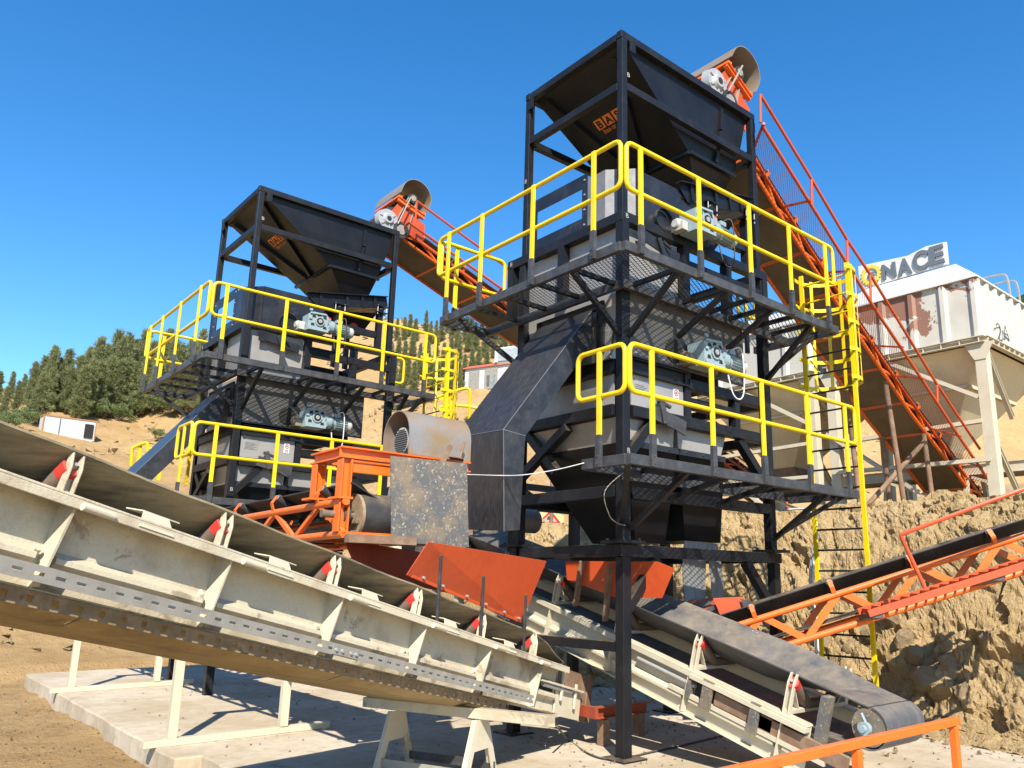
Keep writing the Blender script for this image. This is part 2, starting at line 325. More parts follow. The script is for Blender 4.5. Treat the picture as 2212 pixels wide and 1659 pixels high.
# ------------------------------------------------------------------ gear motor
def make_gear(name, label, loc, bearing_mat='bearing'):
    """worm-gear drive, shaft along Y, motor towards +X; loc = middle of the housing front face"""
    g = thing(name, label, 'gear motor', loc, 'gear motors on the two towers'); x, y, z = loc
    W2, H2, D = .2, .165, .26
    out = [(-W2, -H2), (W2*.75, -H2), (W2, -H2*.55), (W2, H2*.45), (W2*.6, H2), (-W2*.55, H2), (-W2, H2*.7)]
    b = MB(); b.loft([[V((x+a, y+d, z+c)) for a, c in out] for d in (0, D)])
    for t in (.0, 2.2, 4.3):
        b.plate([(x-W2*.98, y-.012, z-H2+.03+t*.07), (x-W2*.72, y-.012, z-H2+.03+t*.07), (x-W2*.72, y-.012, z-H2+.07+t*.07), (x-W2*.98, y-.012, z-H2+.07+t*.07)], .02)
    for i in range(5): b.bar((x+W2*.72+i*.012, y-.008, z-.02+i*.01), (x+W2*.72+i*.012, y-.008, z+.09), .007, .02, (0, 1, 0))
    b.bar((x-W2*.9, y-.01, z+H2*.8), (x+W2*.55, y-.01, z+H2*.92), .03, .025, (0, 1, 0)); b.bar((x-W2*.95, y-.01, z-H2*.9), (x+W2*.8, y-.01, z-H2*.9), .03, .03, (0, 1, 0))
    b.build('housing', 'gear', g, bevel=.008)
    for cx_, cz in ((-.105, .085), (-.01, .115), (.09, .095), (.10, -.085), (-.12, -.06)): MB().plate([(x+cx_-.035, y-.003, z+cz-.022), (x+cx_+.035, y-.003, z+cz-.022), (x+cx_+.02, y-.003, z+cz+.022), (x+cx_-.025, y-.003, z+cz+.022)], .004).build('housing_pocket', 'dark', g)
    h = MB(); h.cyl((x, y, z+.01), (x, y-.02, z+.01), .085, 24); hb = h.build('hub_flange', 'gear', g, smooth='auto')
    r = MB(); r.cyl((x, y-.02, z+.01), (x, y-.026, z+.01), .062, 24); rr = r.build('seal_ring', 'dark', hb, smooth='auto')
    r = MB(); r.cyl((x, y-.026, z+.01), (x, y-.035, z+.01), .033, 18); r.build('shaft_end', 'silver', hb, smooth='auto')
    m = MB(); a = V((x+W2-.03, y+.1, z-.02)); d = V((1, .0, -.06)).normalized()
    m.cyl(a, a+d*.10, .12, 20); m.cyl(a+d*.10, a+d*.16, .12, 20, .085); m.cyl(a+d*.14, a+d*.42, .088, 20); mo = m.build('motor', 'gear', g, smooth='auto')
    f = MB(); c = a+d*.29; u = V((0, 1, 0)); v = d.cross(u)
    for i in range(18):
        t = 2*math.pi*i/18; q = u*math.cos(t)+v*math.sin(t); f.bar(c-d*.11+q*.095, c+d*.11+q*.095, .006, .026, q)
    f.build('cooling_fins', 'gear', mo)
    e = MB(); e.cyl(a+d*.40, a+d*.47, .098, 20); e.cyl(a+d*.47, a+d*.50, .098, 20, .07); e.build('fan_cover', 'bearing', mo, smooth='auto')
    t = MB(); t.box(x+W2+.13, x+W2+.24, y+.03, y+.14, z+.07, z+.13); t.build('terminal_box', 'gear', mo, bevel=.006)
    p = MB(); p.plate([(x+W2*.78, y-.006, z+.075), (x+W2*.98, y-.006, z+.075), (x+W2*.98, y-.006, z+.12), (x+W2*.78, y-.006, z+.12)], .003); p.build('rating_plate', 'sign_red', g)
    s = MB(); s.cyl((x-W2+.02, y+.2, z-.05), (x-W2-.10, y+.22, z-.06), .06, 16, .075); s.box(x-W2-.11, x-W2-.01, y+.12, y+.3, z-.15, z-.04); s.cyl((x-W2-.10, y+.22, z-.06), (x-W2-.14, y+.22, z-.06), .075, 16, .05); s.build('bearing_housing', bearing_mat, g, smooth='auto')
    w_ = MB(); P = [(x+W2+.19, y+.06, z+.13), (x+W2+.25, y-.02, z+.16), (x+W2+.27, y-.05, z+.05), (x+W2+.27, y-.06, z-.2), (x+W2+.26, y-.05, z-.42), (x+W2+.2, y-.03, z-.5), (x+W2+.12, y, z-.44), (x+W2+.1, y+.05, z-.2)]
    w_.tube(smooth_path(P), .009, 6); w_.build('power_cable', 'cable_white' if bearing_mat == 'rustroll' else 'cable_black', g, smooth=True)
    return g
def smooth_path(P, k=5):
    P = [V(p) for p in P]; out = []
    for i in range(len(P)-1):
        a, b, c, d = P[max(i-1, 0)], P[i], P[i+1], P[min(i+2, len(P)-1)]
        for j in range(k):
            t = j/k; out.append(.5*((2*b)+(c-a)*t+(2*a-5*b+4*c-d)*t*t+(3*b-a-3*c+d)*t**3))
    return out+[P[-1]]
# ------------------------------------------------------------------ screening tower
def make_tower():
    T = thing('screening_tower', 'nearer, larger black steel screening tower with yellow railed decks and a grey-cornered feeder box', 'tower', (0, 0, 0))
    W, D = 2.76, 1.9
    def part(mb, n, mat, par=T, **k): return mb.build(n, mat, par, **k)
    for x in (.06, 2.8):
        for y in (.06, D-.04):
            b = MB(); b.box(x-.06, x+.06, y-.06, y+.06, .02, 2.0); b.box(x-.17, x+.17, y-.17, y+.17, 0.001, .02); part(b, 'leg', 'black', bevel=.006)
    for x in (.06, 2.76):
        for y in (.06, D-.04):
            b = MB(); b.box(x-.058, x+.058, y-.058, y+.058, 2.17, 5.83); part(b, 'post', 'black', bevel=.006)
            b = MB(); b.box(x-.17, x+.17, y-.17, y+.17, 2.135, 2.168)
            for sx in (-.12, .12):
                for sy in (-.12, .12): b.cyl((x+sx, y+sy, 2.168), (x+sx, y+sy, 2.19), .018, 6)
            part(b, 'flange_plate', 'black')
    for p, q in (((-.03, .06, 2.065), (2.9, .06, 2.065)), ((-.03, D-.04, 2.065), (2.9, D-.04, 2.065)), ((.06, .15, 2.066), (.06, D-.13, 2.066)), ((2.8, .15, 2.066), (2.8, D-.13, 2.066))):
        part(MB().bar(p, q, .125, .125), 'base_beam', 'black', bevel=.005)
    for p, q in (((.58, .06, 2.0), (.1, .06, 1.45)), ((2.2, .06, 2.0), (2.76, .06, 1.42)), ((2.8, .5, 2.0), (2.8, .12, 1.5)), ((.06, D-.5, 2.0), (.06, D-.12, 1.5)), ((.06, 1.78, 1.08), (.06, .14, 1.08))):
        part(MB().bar(p, q, .1, .1), 'knee_brace', 'black', bevel=.005)
    for p, q in (((.14, .05, 2.68), (2.68, .05, 2.68)), ((.06, .14, 2.70), (.06, D-.12, 2.70)), ((.14, D-.04, 2.68), (2.68, D-.04, 2.68)), ((.14, .03, 3.585), (2.68, .03, 3.585)), ((.03, .14, 3.60), (.03, D-.12, 3.60)), ((.14, D-.03, 3.585), (2.68, D-.03, 3.585)), ((2.76, .14, 3.585), (2.76, D-.12, 3.585)),
                 ((1.12, .03, 4.06), (2.68, .03, 4.06)), ((1.14, .06, 3.84), (2.02, .06, 3.84)), ((2.76, .14, 4.07), (2.76, D-.12, 4.07)), ((.14, D-.03, 4.1), (2.68, D-.03, 4.1))):
        part(MB().bar(p, q, .12, .125), 'cross_beam', 'black', bevel=.004)
    for p, q in (((.14, .02, 4.1), (1.1, .02, 4.1)), ((.02, .14, 4.1), (.02, D-.12, 4.1))): part(MB().chan(p, q, .13, .17), 'channel_beam', 'black')
    for x, z0, z1 in ((1.1, 3.65, 4.2), (2.06, 3.65, 4.0)): part(MB().box(x-.05, x+.05, -.01, .1, z0, z1), 'stanchion', 'black')
    for p, q in (((.12, .05, 3.1), (.5, .05, 3.52)), ((2.12, .05, 3.52), (2.7, .05, 2.98)), ((.05, D-.2, 3.52), (.05, D-.75, 3.0)), ((.04, D-.1, 3.0), (-.0, .9, 3.5))): part(MB().bar(p, q, .1, .1), 'diagonal_brace', 'black')
    # mass behind the panels: crusher box
    part(MB().box(.16, 1.02, .2, 1.75, 3.66, 4.0), 'machine_body', 'dark'); part(MB().box(.3, 2.15, .35, 1.8, 4.2, 5.0), 'screen_box', 'dark')
    p = part(MB().box(.12, 2.24, .0, .02, 4.22, 5.03), 'side_panel', 'duskpanel')
    for z in (4.27, 4.98):
        for i in range(9): MB().cyl((.2+i*.24, 0, z), (.2+i*.24, -.012, z), .012, 8).build('panel_bolt', 'silver', p)
    b = MB(); b.cyl((.86, -.012, 4.42), (.86, .005, 4.42), .15, 24); part(b, 'shaft_opening', 'dark')
    part(MB().plate([(.1, .12, 5.02), (.1, 1.84, 5.06), (.1, 1.62, 4.2), (.1, .34, 4.2)], .02), 'end_plate', 'greysteel')
    part(MB().plate([(.12, .10, 5.02), (.3, .02, 5.02), (.3, .02, 4.3), (.12, .34, 4.22)], .015), 'end_gusset', 'greysteel')
    p = part(MB().box(.15, 1.04, .02, .04, 3.66, 4.03), 'lower_panel', 'greysteel')
    st = MB().box(.86, .95, .012, .019, 3.80, 3.97).build('warning_sticker', 'sticker', p); 
    rg = MB(); rg.tube([V((.905+.032*math.cos(t), .01, 3.915+.032*math.sin(t))) for t in [2*math.pi*i/20 for i in range(20)]], .006, 6, True); rg.build('prohibition_ring', 'sign_red', p)
    rg = MB(); rg.cyl((.905, .012, 3.915), (.905, .009, 3.915), .016, 10)
    for i in range(3): rg.box(.872, .938, .009, .0125, 3.815+i*.018, 3.823+i*.018)
    rg.build('sticker_print', 'spray', p)
    text('CE', .05, (.24, .016, 3.93), (1, 0, 0), (0, 0, 1), 'spray', p, 'plate_lettering', .001)
    b = MB().box(.2, .42, .014, .019, 3.80, 3.97); b.build('type_plate', 'greysteel', p)
    b = MB()
    for i in range(5): b.box(.215, .40 if i % 2 else .36, .0115, .0138, 3.815+i*.021, 3.821+i*.021)
    b.build('type_plate_print', 'spray', p)
    part(MB().box(.02, .04, .16, 1.72, 3.64, 4.03), 'lower_panel', 'greysteel')
    # grey transition and the two discharge hoppers
    def frus(a, b): return MB().loft([[V((x, y, z)) for x, y in ((x0, y0), (x1, y0), (x1, y1), (x0, y1))] for x0, x1, y0, y1, z in (a, b)])
    part(frus((.06, .95, .09, 1.76, 3.53), (.14, .93, .1, 1.62, 3.255)), 'grey_transition', 'greysteel'); part(frus((1.0, 1.92, .09, 1.76, 3.53), (1.03, 1.82, .1, 1.62, 3.255)), 'grey_transition', 'greysteel')
    h1 = part(frus((.11, .98, .07, 1.66, 3.25), (.84, 1.36, .62, 1.36, 2.2)), 'discharge_hopper', 'hopperblack'); h2 = part(frus((1.0, 1.86, .07, 1.66, 3.25), (1.62, 2.32, .52, 1.3, 2.25)), 'discharge_hopper', 'hopperblack')
    b = MB(); b.box(.1, .99, .055, .07, 3.2, 3.27); b.box(1.0, 1.87, .055, .07, 3.2, 3.27)
    for i in range(6): b.cyl((.2+i*.31, .055, 3.235), (.2+i*.31, .045, 3.235), .012, 8)
    part(b, 'hopper_flange', 'blackplate')
    rub = MB(); 
    for x0, x1, y, z0, z1, k in ((1.55, 2.02, .46, 1.28, 2.24, .05), (2.04, 2.34, .5, 1.32, 2.24, -.03)):
        rub.loft([[V((x, y+k*math.sin((z-z0)*4)+(.02 if x == x1 else 0), z)), V((x, y+.015+k*math.sin((z-z0)*4), z))][::1]+[] for z in (z0, z1) for x in ()] or [[V((x0+.02*math.sin(5*z), y+k*math.sin((z-z0)*3.5), z)), V((x1+.03*math.sin(4*z+1), y+.06+k*math.sin((z-z0)*4), z)), V((x1+.03*math.sin(4*z+1), y+.075+k*math.sin((z-z0)*4), z)), V((x0+.02*math.sin(5*z), y+.015+k*math.sin((z-z0)*3.5), z))] for z in [z0+(z1-z0)*i/10 for i in range(11)]])
    part(rub, 'rubber_curtain', 'rubber_sheet', smooth='auto')
    # chute
    C = thing_part(T)
    yo, yi = .47, 1.47
    top = [(-.02, 4.85), (-1.27, 3.245), (-1.2, 2.24)]; bot = [(-.02, 4.43), (-.98, 3.215), (-.98, 2.24)]
    secs = [[V((t[0], yo+k, t[1])), V((t[0], yi-.18*k*4, t[1])), V((b_[0], yi-.18*k*4, b_[1])), V((b_[0], yo+k, b_[1]))] for t, b_, k in zip(top, bot, (0, .0, .03))]
    secs[1] = [V((-1.27, .47, 3.245)), V((-1.27, 1.38, 3.27)), V((-.98, 1.38, 3.25)), V((-.98, .47, 3.215))]
    secs[2] = [V((-1.2, .5, 2.22)), V((-1.2, 1.16, 2.26)), V((-1.0, 1.16, 2.26)), V((-1.0, .5, 2.24))]
    ch = part(MB().loft(secs, True, False), 'discharge_chute', 'scratched')
    b = MB(); b.box(.04, .07, .4, 1.56, 4.86, 4.95); b.box(.04, .07, .36, .47, 4.36, 4.95); b.box(.04, .07, 1.47, 1.58, 4.5, 4.95); b.build('chute_flange', 'blackplate', ch)
    wl = MB(); wl.tube([secs[1][3], secs[1][0], secs[1][1]], .0045, 5); wl.tube([secs[0][0], secs[1][0], secs[2][0]], .0035, 5); wl.build('weld_seam', 'rawcorner', ch)
    # decks
    def deck(zt, segs, poly, braces, joists):
        dk = MB()
        for p, q in segs: dk.bar((*p, zt-.05), (*q, zt-.05), .06, .1)
        d = part(dk, 'deck_frame', 'greypost', bevel=.004)
        MB().add([(x, y, zt+.008) for x, y in poly], [tuple(range(len(poly)))]).build('deck_grating', 'grating', d, fix=False)
        for p, q in joists: MB().bar((*p, zt-.03), (*q, zt-.03), .05, .05).build('joist', 'black', d)
        for p, q in braces: MB().bar(p, q, .055, .055).build('deck_brace', 'black', d)
        return d
    z1, z2 = 2.9, 5.06
    deck(z1, [((-.83, -.89), (3.28, -.89)), ((-.83, -.86), (-.83, -.27)), ((3.28, -.86), (3.28, .1)), ((-.8, -.27), (-.02, -.27)), ((-.02, -.03), (3.25, -.03))],
         [(-.83, -.89), (3.28, -.89), (3.28, .1), (2.86, .1), (2.86, -.03), (-.02, -.03), (-.02, -.27), (-.83, -.27)],
         [((.1, -.82, 2.84), (.1, -.02, 2.3)), ((.75, -.82, 2.84), (.75, .0, 2.66)), ((1.6, -.82, 2.84), (1.6, .0, 2.66)), ((2.72, -.82, 2.84), (2.72, -.02, 2.3)), ((-.7, -.75, 2.84), (-.02, .0, 2.35)), ((3.2, -.75, 2.84), (2.82, .0, 2.35))],
         [((x, -.86), (x, -.06)) for x in (-.02, .75, 1.6, 2.3, 2.95)])
    deck(z2, [((-.8, -.8), (3.21, -.8)), ((-.8, -.77), (-.8, 2.51)), ((-.77, 2.51), (.1, 2.51)), ((3.21, -.77), (3.21, .5)), ((-.06, -.06), (3.18, -.06)), ((-.06, -.03), (-.06, 2.48))],
         [(-.8, -.8), (3.21, -.8), (3.21, .5), (2.86, .5), (2.86, -.05), (-.05, -.05), (-.05, 2.51), (-.8, 2.51)],
         [((-.72, .05, 5.0), (.0, .05, 4.45)), ((.1, -.72, 5.0), (.1, .0, 4.45)), ((-.74, 2.2, 5.0), (-.0, 1.9, 4.45)), ((.95, -.74, 5.0), (.95, -.0, 4.62)), ((1.85, -.74, 5.0), (1.85, -.0, 4.62)), ((2.7, -.74, 5.0), (2.74, .0, 4.4)), ((3.15, -.5, 5.0), (2.84, .02, 4.5))],
         [((x, -.77), (x, -.09)) for x in (.1, .95, 1.45, 1.85, 2.35, 2.78)]+[((-.77, y), (-.09, y)) for y in (.05, .65, 1.25, 1.85)])
    # guard rails
    def rails(loop, posts, zf, ztop, zmid, off):
        r = part(MB().tube(loop, .026, 8, True), 'guardrail', 'yellow', smooth=True)
        for x, y in posts:
            ox, oy = off
            MB().bar((x, y, zf+.2), (x, y, ztop-.02), .055 if oy else .03, .03 if oy else .055, (0, 1, 0)).build('rail_post', 'yellow', r, bevel=.004)
            b = MB(); b.bar((x+ox*.004, y+oy*.004, zf-.1), (x+ox*.004, y+oy*.004, zf+.21), .066 if oy else .04, .04 if oy else .066, (0, 1, 0))
            for z in (-.07, .0): b.cyl((x+ox*.02, y+oy*.02, zf+z), (x+ox*.032, y+oy*.032, zf+z), .011, 6)
            b.build('post_foot', 'greypost', r)
        return r
    rails(rail_loop((-.85, -.92), (3.28, -.92), 3.96, 3.49), [(x, -.93) for x in (-.55, .37, 1.26, 2.16, 3.03)], z1, 3.96, 3.49, (0, -1))
    rails(rail_loop((-.87, -.88), (-.87, -.22), 3.96, 3.49), [(-.88, -.54)], z1, 3.96, 3.49, (-1, 0))
    rails(rail_loop((-.79, -.83), (3.16, -.83), 6.15, 5.63), [(x, -.85) for x in (-.6, .34, 1.27, 2.1, 2.94)], z2, 6.15, 5.63, (0, -1))
    rails(rail_loop((-.83, -.79), (-.83, 2.6), 6.17, 5.65), [(-.86, y) for y in (-.42, .59, 1.59, 2.33)], z2, 6.2, 5.66, (-1, 0))
    rails(rail_loop((-.8, 2.58), (.25, 2.58), 6.15, 5.63), [(-.55, 2.6)], z2, 6.15, 5.63, (0, 1))
    rails(rail_loop((2.88, .52), (3.3, .52), 6.0, 5.5), [(3.1, .54)], z2, 6.0, 5.5, (0, 1))
    # ladder
    l = MB()
    for y in (-.22, -.92): l.bar((3.36, y, .5), (3.36, y, 5.98), .055, .03, (1, 0, 0))
    la = part(l, 'ladder', 'yellow')
    for i in range(21): MB().cyl((3.36, -.9, .62+i*.26), (3.36, -.24, .62+i*.26), .013, 8).build('rung', 'black' if i < 17 else 'yellow', la, smooth='auto')
    for k, z in enumerate((4.38, 4.76, 5.14, 5.52, 5.9)):
        b = MB(); P = arc((3.38, -.57, z), (0, -1, 0), (1, 0, 0), .40, -.35, math.pi+.35, 16)
        for a, c in zip(P, P[1:]): b.bar(a, c, .008, .05)
        b.build('cage_hoop', 'yellow', la)
    b = MB()
    for t in (.0, .55, 1.1, 1.57, 2.04, 2.6, 3.14):
        q = V((3.38, -.57, 0))+(V((0, -1, 0))*math.cos(t)+V((1, 0, 0))*math.sin(t))*.392; b.bar((q.x, q.y, 4.34), (q.x, q.y, 5.95), .045, .008, V((math.sin(t), -math.cos(t), 0)))
    b.build('cage_bars', 'yellow', la)
    # deck frame box
    zt = 5.885
    for p, q in (((-.02, .04, zt), (2.84, .04, zt)), ((-.02, 2.1, zt), (2.84, 2.1, zt)), ((.04, .1, zt), (.04, 2.05, zt)), ((2.78, .1, zt), (2.78, 2.05, zt)), ((1.12, .05, 5.6), (2.72, .05, 5.6)), ((1.12, 1.9, 5.6), (2.72, 1.9, 5.6))): part(MB().bar(p, q, .11, .12), 'frame_beam', 'black', bevel=.004)
    for x, y in ((.04, .04), (.04, 1.07), (.04, 2.1), (2.78, .04), (2.78, 2.1), (1.12, .04), (2.0, .06), (2.0, 1.9)):
        part(MB().box(x-.055, x+.055, y-.055, y+.055, 5.075, 5.83), 'frame_upright', 'black')
    part(MB().box(.09, .105, .1, 2.04, 5.08, 5.82), 'infill_panel', 'greysteel'); part(MB().box(.1, 1.06, .09, .105, 5.08, 5.82), 'infill_panel', 'greysteel')
    b = MB()
    for x, y, sx in ((.3, -.02, 0), (2.86, .1, 1), (.3, 2.2, 0)): b.box(x-.01 if sx else x-.06, x+.01 if sx else x+.06, y-.06 if sx else y-.01, y+.06 if sx else y+.01, 5.62, 5.8)
    part(b, 'lifting_lug', 'black')
    # feeder box
    zb, zt = 5.955, 6.6
    part(MB().plate([(.28, .05, zb), (1.34, .05, zb), (1.44, .05, 6.28), (1.2, .05, zt), (.28, .05, zt)], .012), 'feeder_side_plate', 'blackplate')
    part(MB().plate([(.03, .32, zb), (.275, .05, zb), (.275, .05, zt), (.03, .32, zt)], .012), 'feeder_corner_plate', 'galv' if False else 'rawcorner')
    part(MB().box(.025, .037, .33, .62, zb, zt), 'feeder_corner_plate', 'rawcorner')
    b = MB(); b.box(.02, .032, .63, 1.8, 6.5, 6.68); b.box(.02, .032, .63, 1.8, zb, 6.1); b.box(.02, .032, .63, .72, 6.1, 6.5); b.box(.02, .032, 1.6, 1.8, 6.1, 6.5)
    e = part(b, 'feeder_end_frame', 'blackplate')
    for y in (.67, 1.7):
        for z in (6.0, 6.2, 6.4, 6.6): MB().cyl((.02, y, z), (.008, y, z), .012, 8).build('frame_bolt', 'silver', e)
    
    part(MB().box(.3, 1.2, .4, 1.8, zb, 6.08), 'feeder_floor', 'dark')
    b = MB(); b.cyl((.72, .035, 6.05), (.72, -.02, 6.05), .15, 20, cap=False); part(b, 'shaft_collar', 'blackplate', smooth='auto')
    b = MB(); b.bar((.35, -.03, 5.72), (.95, -.03, 5.6), .02, .14); b.bar((.55, -.05, 5.75), (.7, -.06, 5.45), .05, .06); b.cyl((.62, -.07, 5.72), (.74, -.09, 5.66), .02, 8); part(b, 'tension_bracket', 'blackplate')
    b = MB(); b.bar((.42, -.04, 3.62), (1.0, -.04, 3.50), .02, .16); b.bar((.55, -.05, 3.78), (.62, -.06, 3.5), .06, .07); b.cyl((.5, -.06, 3.76), (.7, -.07, 3.7), .025, 8); b.cyl((.78, -.06, 3.47), (.92, -.1, 3.4), .012, 6); part(b, 'tension_bracket', 'greypost')
    # hopper frame and hopper
    for x in (.055, 2.69):
        for y in (.055, 1.845): part(MB().box(x-.045, x+.045, y-.045, y+.045, 5.947, 8.27), 'hopper_post', 'black', bevel=.005)
    zt = 8.325
    for z, h in ((zt, .11), (7.63, .11)):
        o = .0 if h == .11 and z == zt else .004
        for p, q in (((.0, .055, z), (2.745, .055, z)), ((.0, 1.845, z), (2.745, 1.845, z)), ((.055, .11, z), (.055, 1.79, z)), ((2.69, .11, z), (2.69, 1.79, z))):
            if z != zt and abs(p[1]-q[1]) < .01: p = (.11, p[1], z); q = (2.635, q[1], z)
            part(MB().bar(p, q, .085, h-.012), 'hopper_frame_beam', 'black', bevel=.005)
    b = MB(); b.box(.13, .23, -.012, .0, 8.12, 8.27); b.box(-.012, 0, 1.7, 1.82, 8.1, 8.25); b.box(2.746, 2.76, .02, .14, 8.1, 8.25); part(b, 'lifting_lug', 'black')
    a = [V((.1, .1, 8.3)), V((2.64, .1, 8.3)), V((2.64, 1.8, 8.3)), V((.1, 1.8, 8.3))]
    m = [V((1.5, .22, 7.36)), V((2.43, .22, 7.36)), V((2.43, 1.68, 7.36)), V((1.5, 1.68, 7.36))]
    f = [V((1.86, .45, 6.96)), V((2.36, .45, 6.98)), V((2.36, 1.45, 6.98)), V((1.86, 1.45, 6.96))]
    fold = [V((.72, .14, 7.86)), V((2.56, .14, 7.86))]
    hb = MB(); hb.plate([a[0], a[3], m[3], m[0]], .012); hb.plate([a[0], fold[0], fold[1], a[1]], .012); hb.plate([fold[0], m[0], m[1], fold[1]], .012); hb.plate([a[1], m[1], m[2], a[2]], .012); hb.plate([a[3], a[2], m[2], m[3]], .012)
    hp = part(hb, 'hopper', 'hopperblack')
    fn = MB()
    for i in range(4): fn.plate([m[i], m[(i+1) % 4], f[(i+1) % 4], f[i]], .012)
    fn.build('hopper_funnel', 'hopperblack', hp)
    r = MB(); nrm = V((-.54, 0, -.84))
    for p, q in (((.2, .32, 8.235), (1.44, .95, 7.4)), ((.17, 1.62, 8.25), (1.44, 1.15, 7.4))): r.bar(V(p)+nrm*.03, V(q)+nrm*.03, .07, .06, nrm)
    r.bar((2.05, .09, 8.2), (2.05, .10, 7.88), .05, .05, (0, 1, 0)); r.bar((2.05, .11, 7.86), (2.02, .18, 7.4), .05, .05, (0, 1, 0))
    r.bar(m[0]+V((-.03, -.03, -.01)), m[3]+V((-.03, .03, -.01)), .06, .05); r.bar(m[0]+V((-.03, -.03, -.01)), m[1]+V((.03, -.03, -.01)), .06, .05)
    r.build('hopper_rib', 'hopperblack', hp)
    # printed logo on the sloping plate: three squares with letters and the address below
    xd = V((0, -1, 0)); yd = V((-1.4, 0, .94)).normalized(); nn = xd.cross(yd)
    for i, ch_ in enumerate('BAS'):
        o_ = V((.78, 1.2-i*.17, 8.3-.6714*.68))+nn*.013
        MB().plate([o_, o_+xd*.138, o_+xd*.138+yd*.15, o_+yd*.15], .003).build('logo_square', 'logo_orange', hp)
        text(ch_, .15, o_+nn*.004+xd*.069+yd*.022, xd, yd, 'dark', hp, 'logo_letter', .0008, 'CENTER', .005)
    text('bas-tr.com', .10, V((.845, 1.15, 8.3-.6714*.745))+nn*.013, xd, yd, 'logo_orange', hp, 'address_lettering', .0008)
    # vibrating tray on rubber springs
    t = MB()
    for y in (.02, 1.78):
        t.plate([(1.0, y, 6.66), (2.55, y, 6.96), (2.6, y, 6.76), (1.2, y, 6.46)], .012); t.bar((1.0, y-.03, 6.665), (2.55, y-.03, 6.965), .09, .014)
        for x in (1.25, 1.75, 2.05, 2.3): t.bar((x, y-.03, 6.71+.19*(x-1.25)), (x+.03, y-.03, 6.50+.19*(x-1.25)), .012, .05)
    t.plate([(1.1, .03, 6.5), (2.58, .03, 6.79), (2.58, 1.77, 6.79), (1.1, 1.77, 6.5)], .014); t.plate([(2.56, .03, 6.96), (2.56, 1.77, 6.96), (2.6, 1.77, 6.78), (2.6, .03, 6.78)], .012)
    tr = part(t, 'vibrating_tray', 'hopperblack')
    t = MB(); t.plate([(1.5, .25, 6.5), (2.5, .25, 6.7), (2.3, .5, 6.25), (1.6, .5, 6.2)], .012); t.plate([(1.5, .25, 6.52), (1.6, .5, 6.2), (1.6, 1.4, 6.2), (1.5, 1.6, 6.52)], .012); t.build('tray_underpan', 'hopperblack', tr)
    for x, y, z in ((1.62, .0, 6.62), (2.45, .0, 6.78), (1.62, 1.8, 6.62), (2.45, 1.8, 6.78)):
        b = MB(); b.box(x-.11, x+.11, y-.07, y+.07, z-.045, z-.03); b.cyl((x, y, z-.05), (x, y, z-.10), .045, 12, .06); b.cyl((x, y, z-.10), (x, y, z-.15), .06, 12, .045); b.box(x-.11, x+.11, y-.07, y+.07, z-.165, z-.15)
        sp = part(b, 'spring_mount', 'hopperblack')
        q = MB()
        for sx in (-.09, .09): q.cyl((x+sx, y-.05, z-.2), (x+sx, y-.05, z-.02), .008, 6)
        q.build('stud', 'silver', sp)
        part(MB().box(x-.05, x+.05, y+.0, y+.1, 5.95, z-.166), 'tray_post', 'black')
    part(MB().bar((1.3, .06, 6.2), (2.39, .06, 6.2), .1, .11), 'tray_beam', 'black'); part(MB().bar((1.3, 1.86, 6.2), (2.39, 1.86, 6.2), .1, .11), 'tray_beam', 'black')
    part(MB().cyl((2.1, .35, 6.35), (2.1, .6, 6.35), .09, 14), 'vibrator_motor', 'red', smooth='auto')
    # chalk letters on the posts
    for o_, x_ in (((.085, -.0005, 7.75), (1, 0, 0)), ((-.0005, 1.86, 7.0), (0, -1, 0)), ((.03, -.022, 5.86), (1, 0, 0)), ((-.022, 2.1, 5.86), (0, -1, 0)), ((.04, -.0215, 3.1), (1, 0, 0))):
        text('B', .085, o_, x_, (0, 0, 1), 'chalk', T, 'chalk_letter', .001)
    return T
def thing_part(T): return None
M['rawcorner'] = paint('bare_grey_steel', (.17, .17, .18), (.12, .12, .13), (.42, .66), 3, .5, metal=.1, fine=20, bump=.04, c3=(.24, .235, .23), amt3=(.64, .8), sc3=3)
M['rawcornerdark'] = M['blackplate']
TA = make_tower()
index_kids()
TBO = V((-1.80, 6.95, -.05))
TB = copy_tree(TA); TB.location = TBO
tag(TB, 'farther left black steel screening tower with yellow railed decks and an all-black feeder box', 'tower')
TA['group'] = TB['group'] = 'black screening towers'
for o in kids(TB):
    if o.name.startswith('feeder_corner_plate'):
        o.data = o.data.copy(); o.data.materials[0] = M['blackplate']
GA = make_gear('gear_motor', 'blue-grey gear motor on the upper deck of the nearer tower, below its big hopper', (1.14, -.32, 6.07))
GB = make_gear('gear_motor', 'blue-grey gear motor above the lower deck of the nearer tower with a white cable loop', (1.24, -.32, 4.40), 'rustroll')
index_kids()
for src, lab in ((GA, 'blue-grey gear motor on the upper deck of the farther left tower'), (GB, 'blue-grey gear motor above the lower deck of the farther left tower')):
    c = copy_tree(src); c.location = src.location+TBO; c['label'] = lab
for src in (GA, GB):
    x, y, z = src.location
    for t in (V((0, 0, 0)), TBO): pass
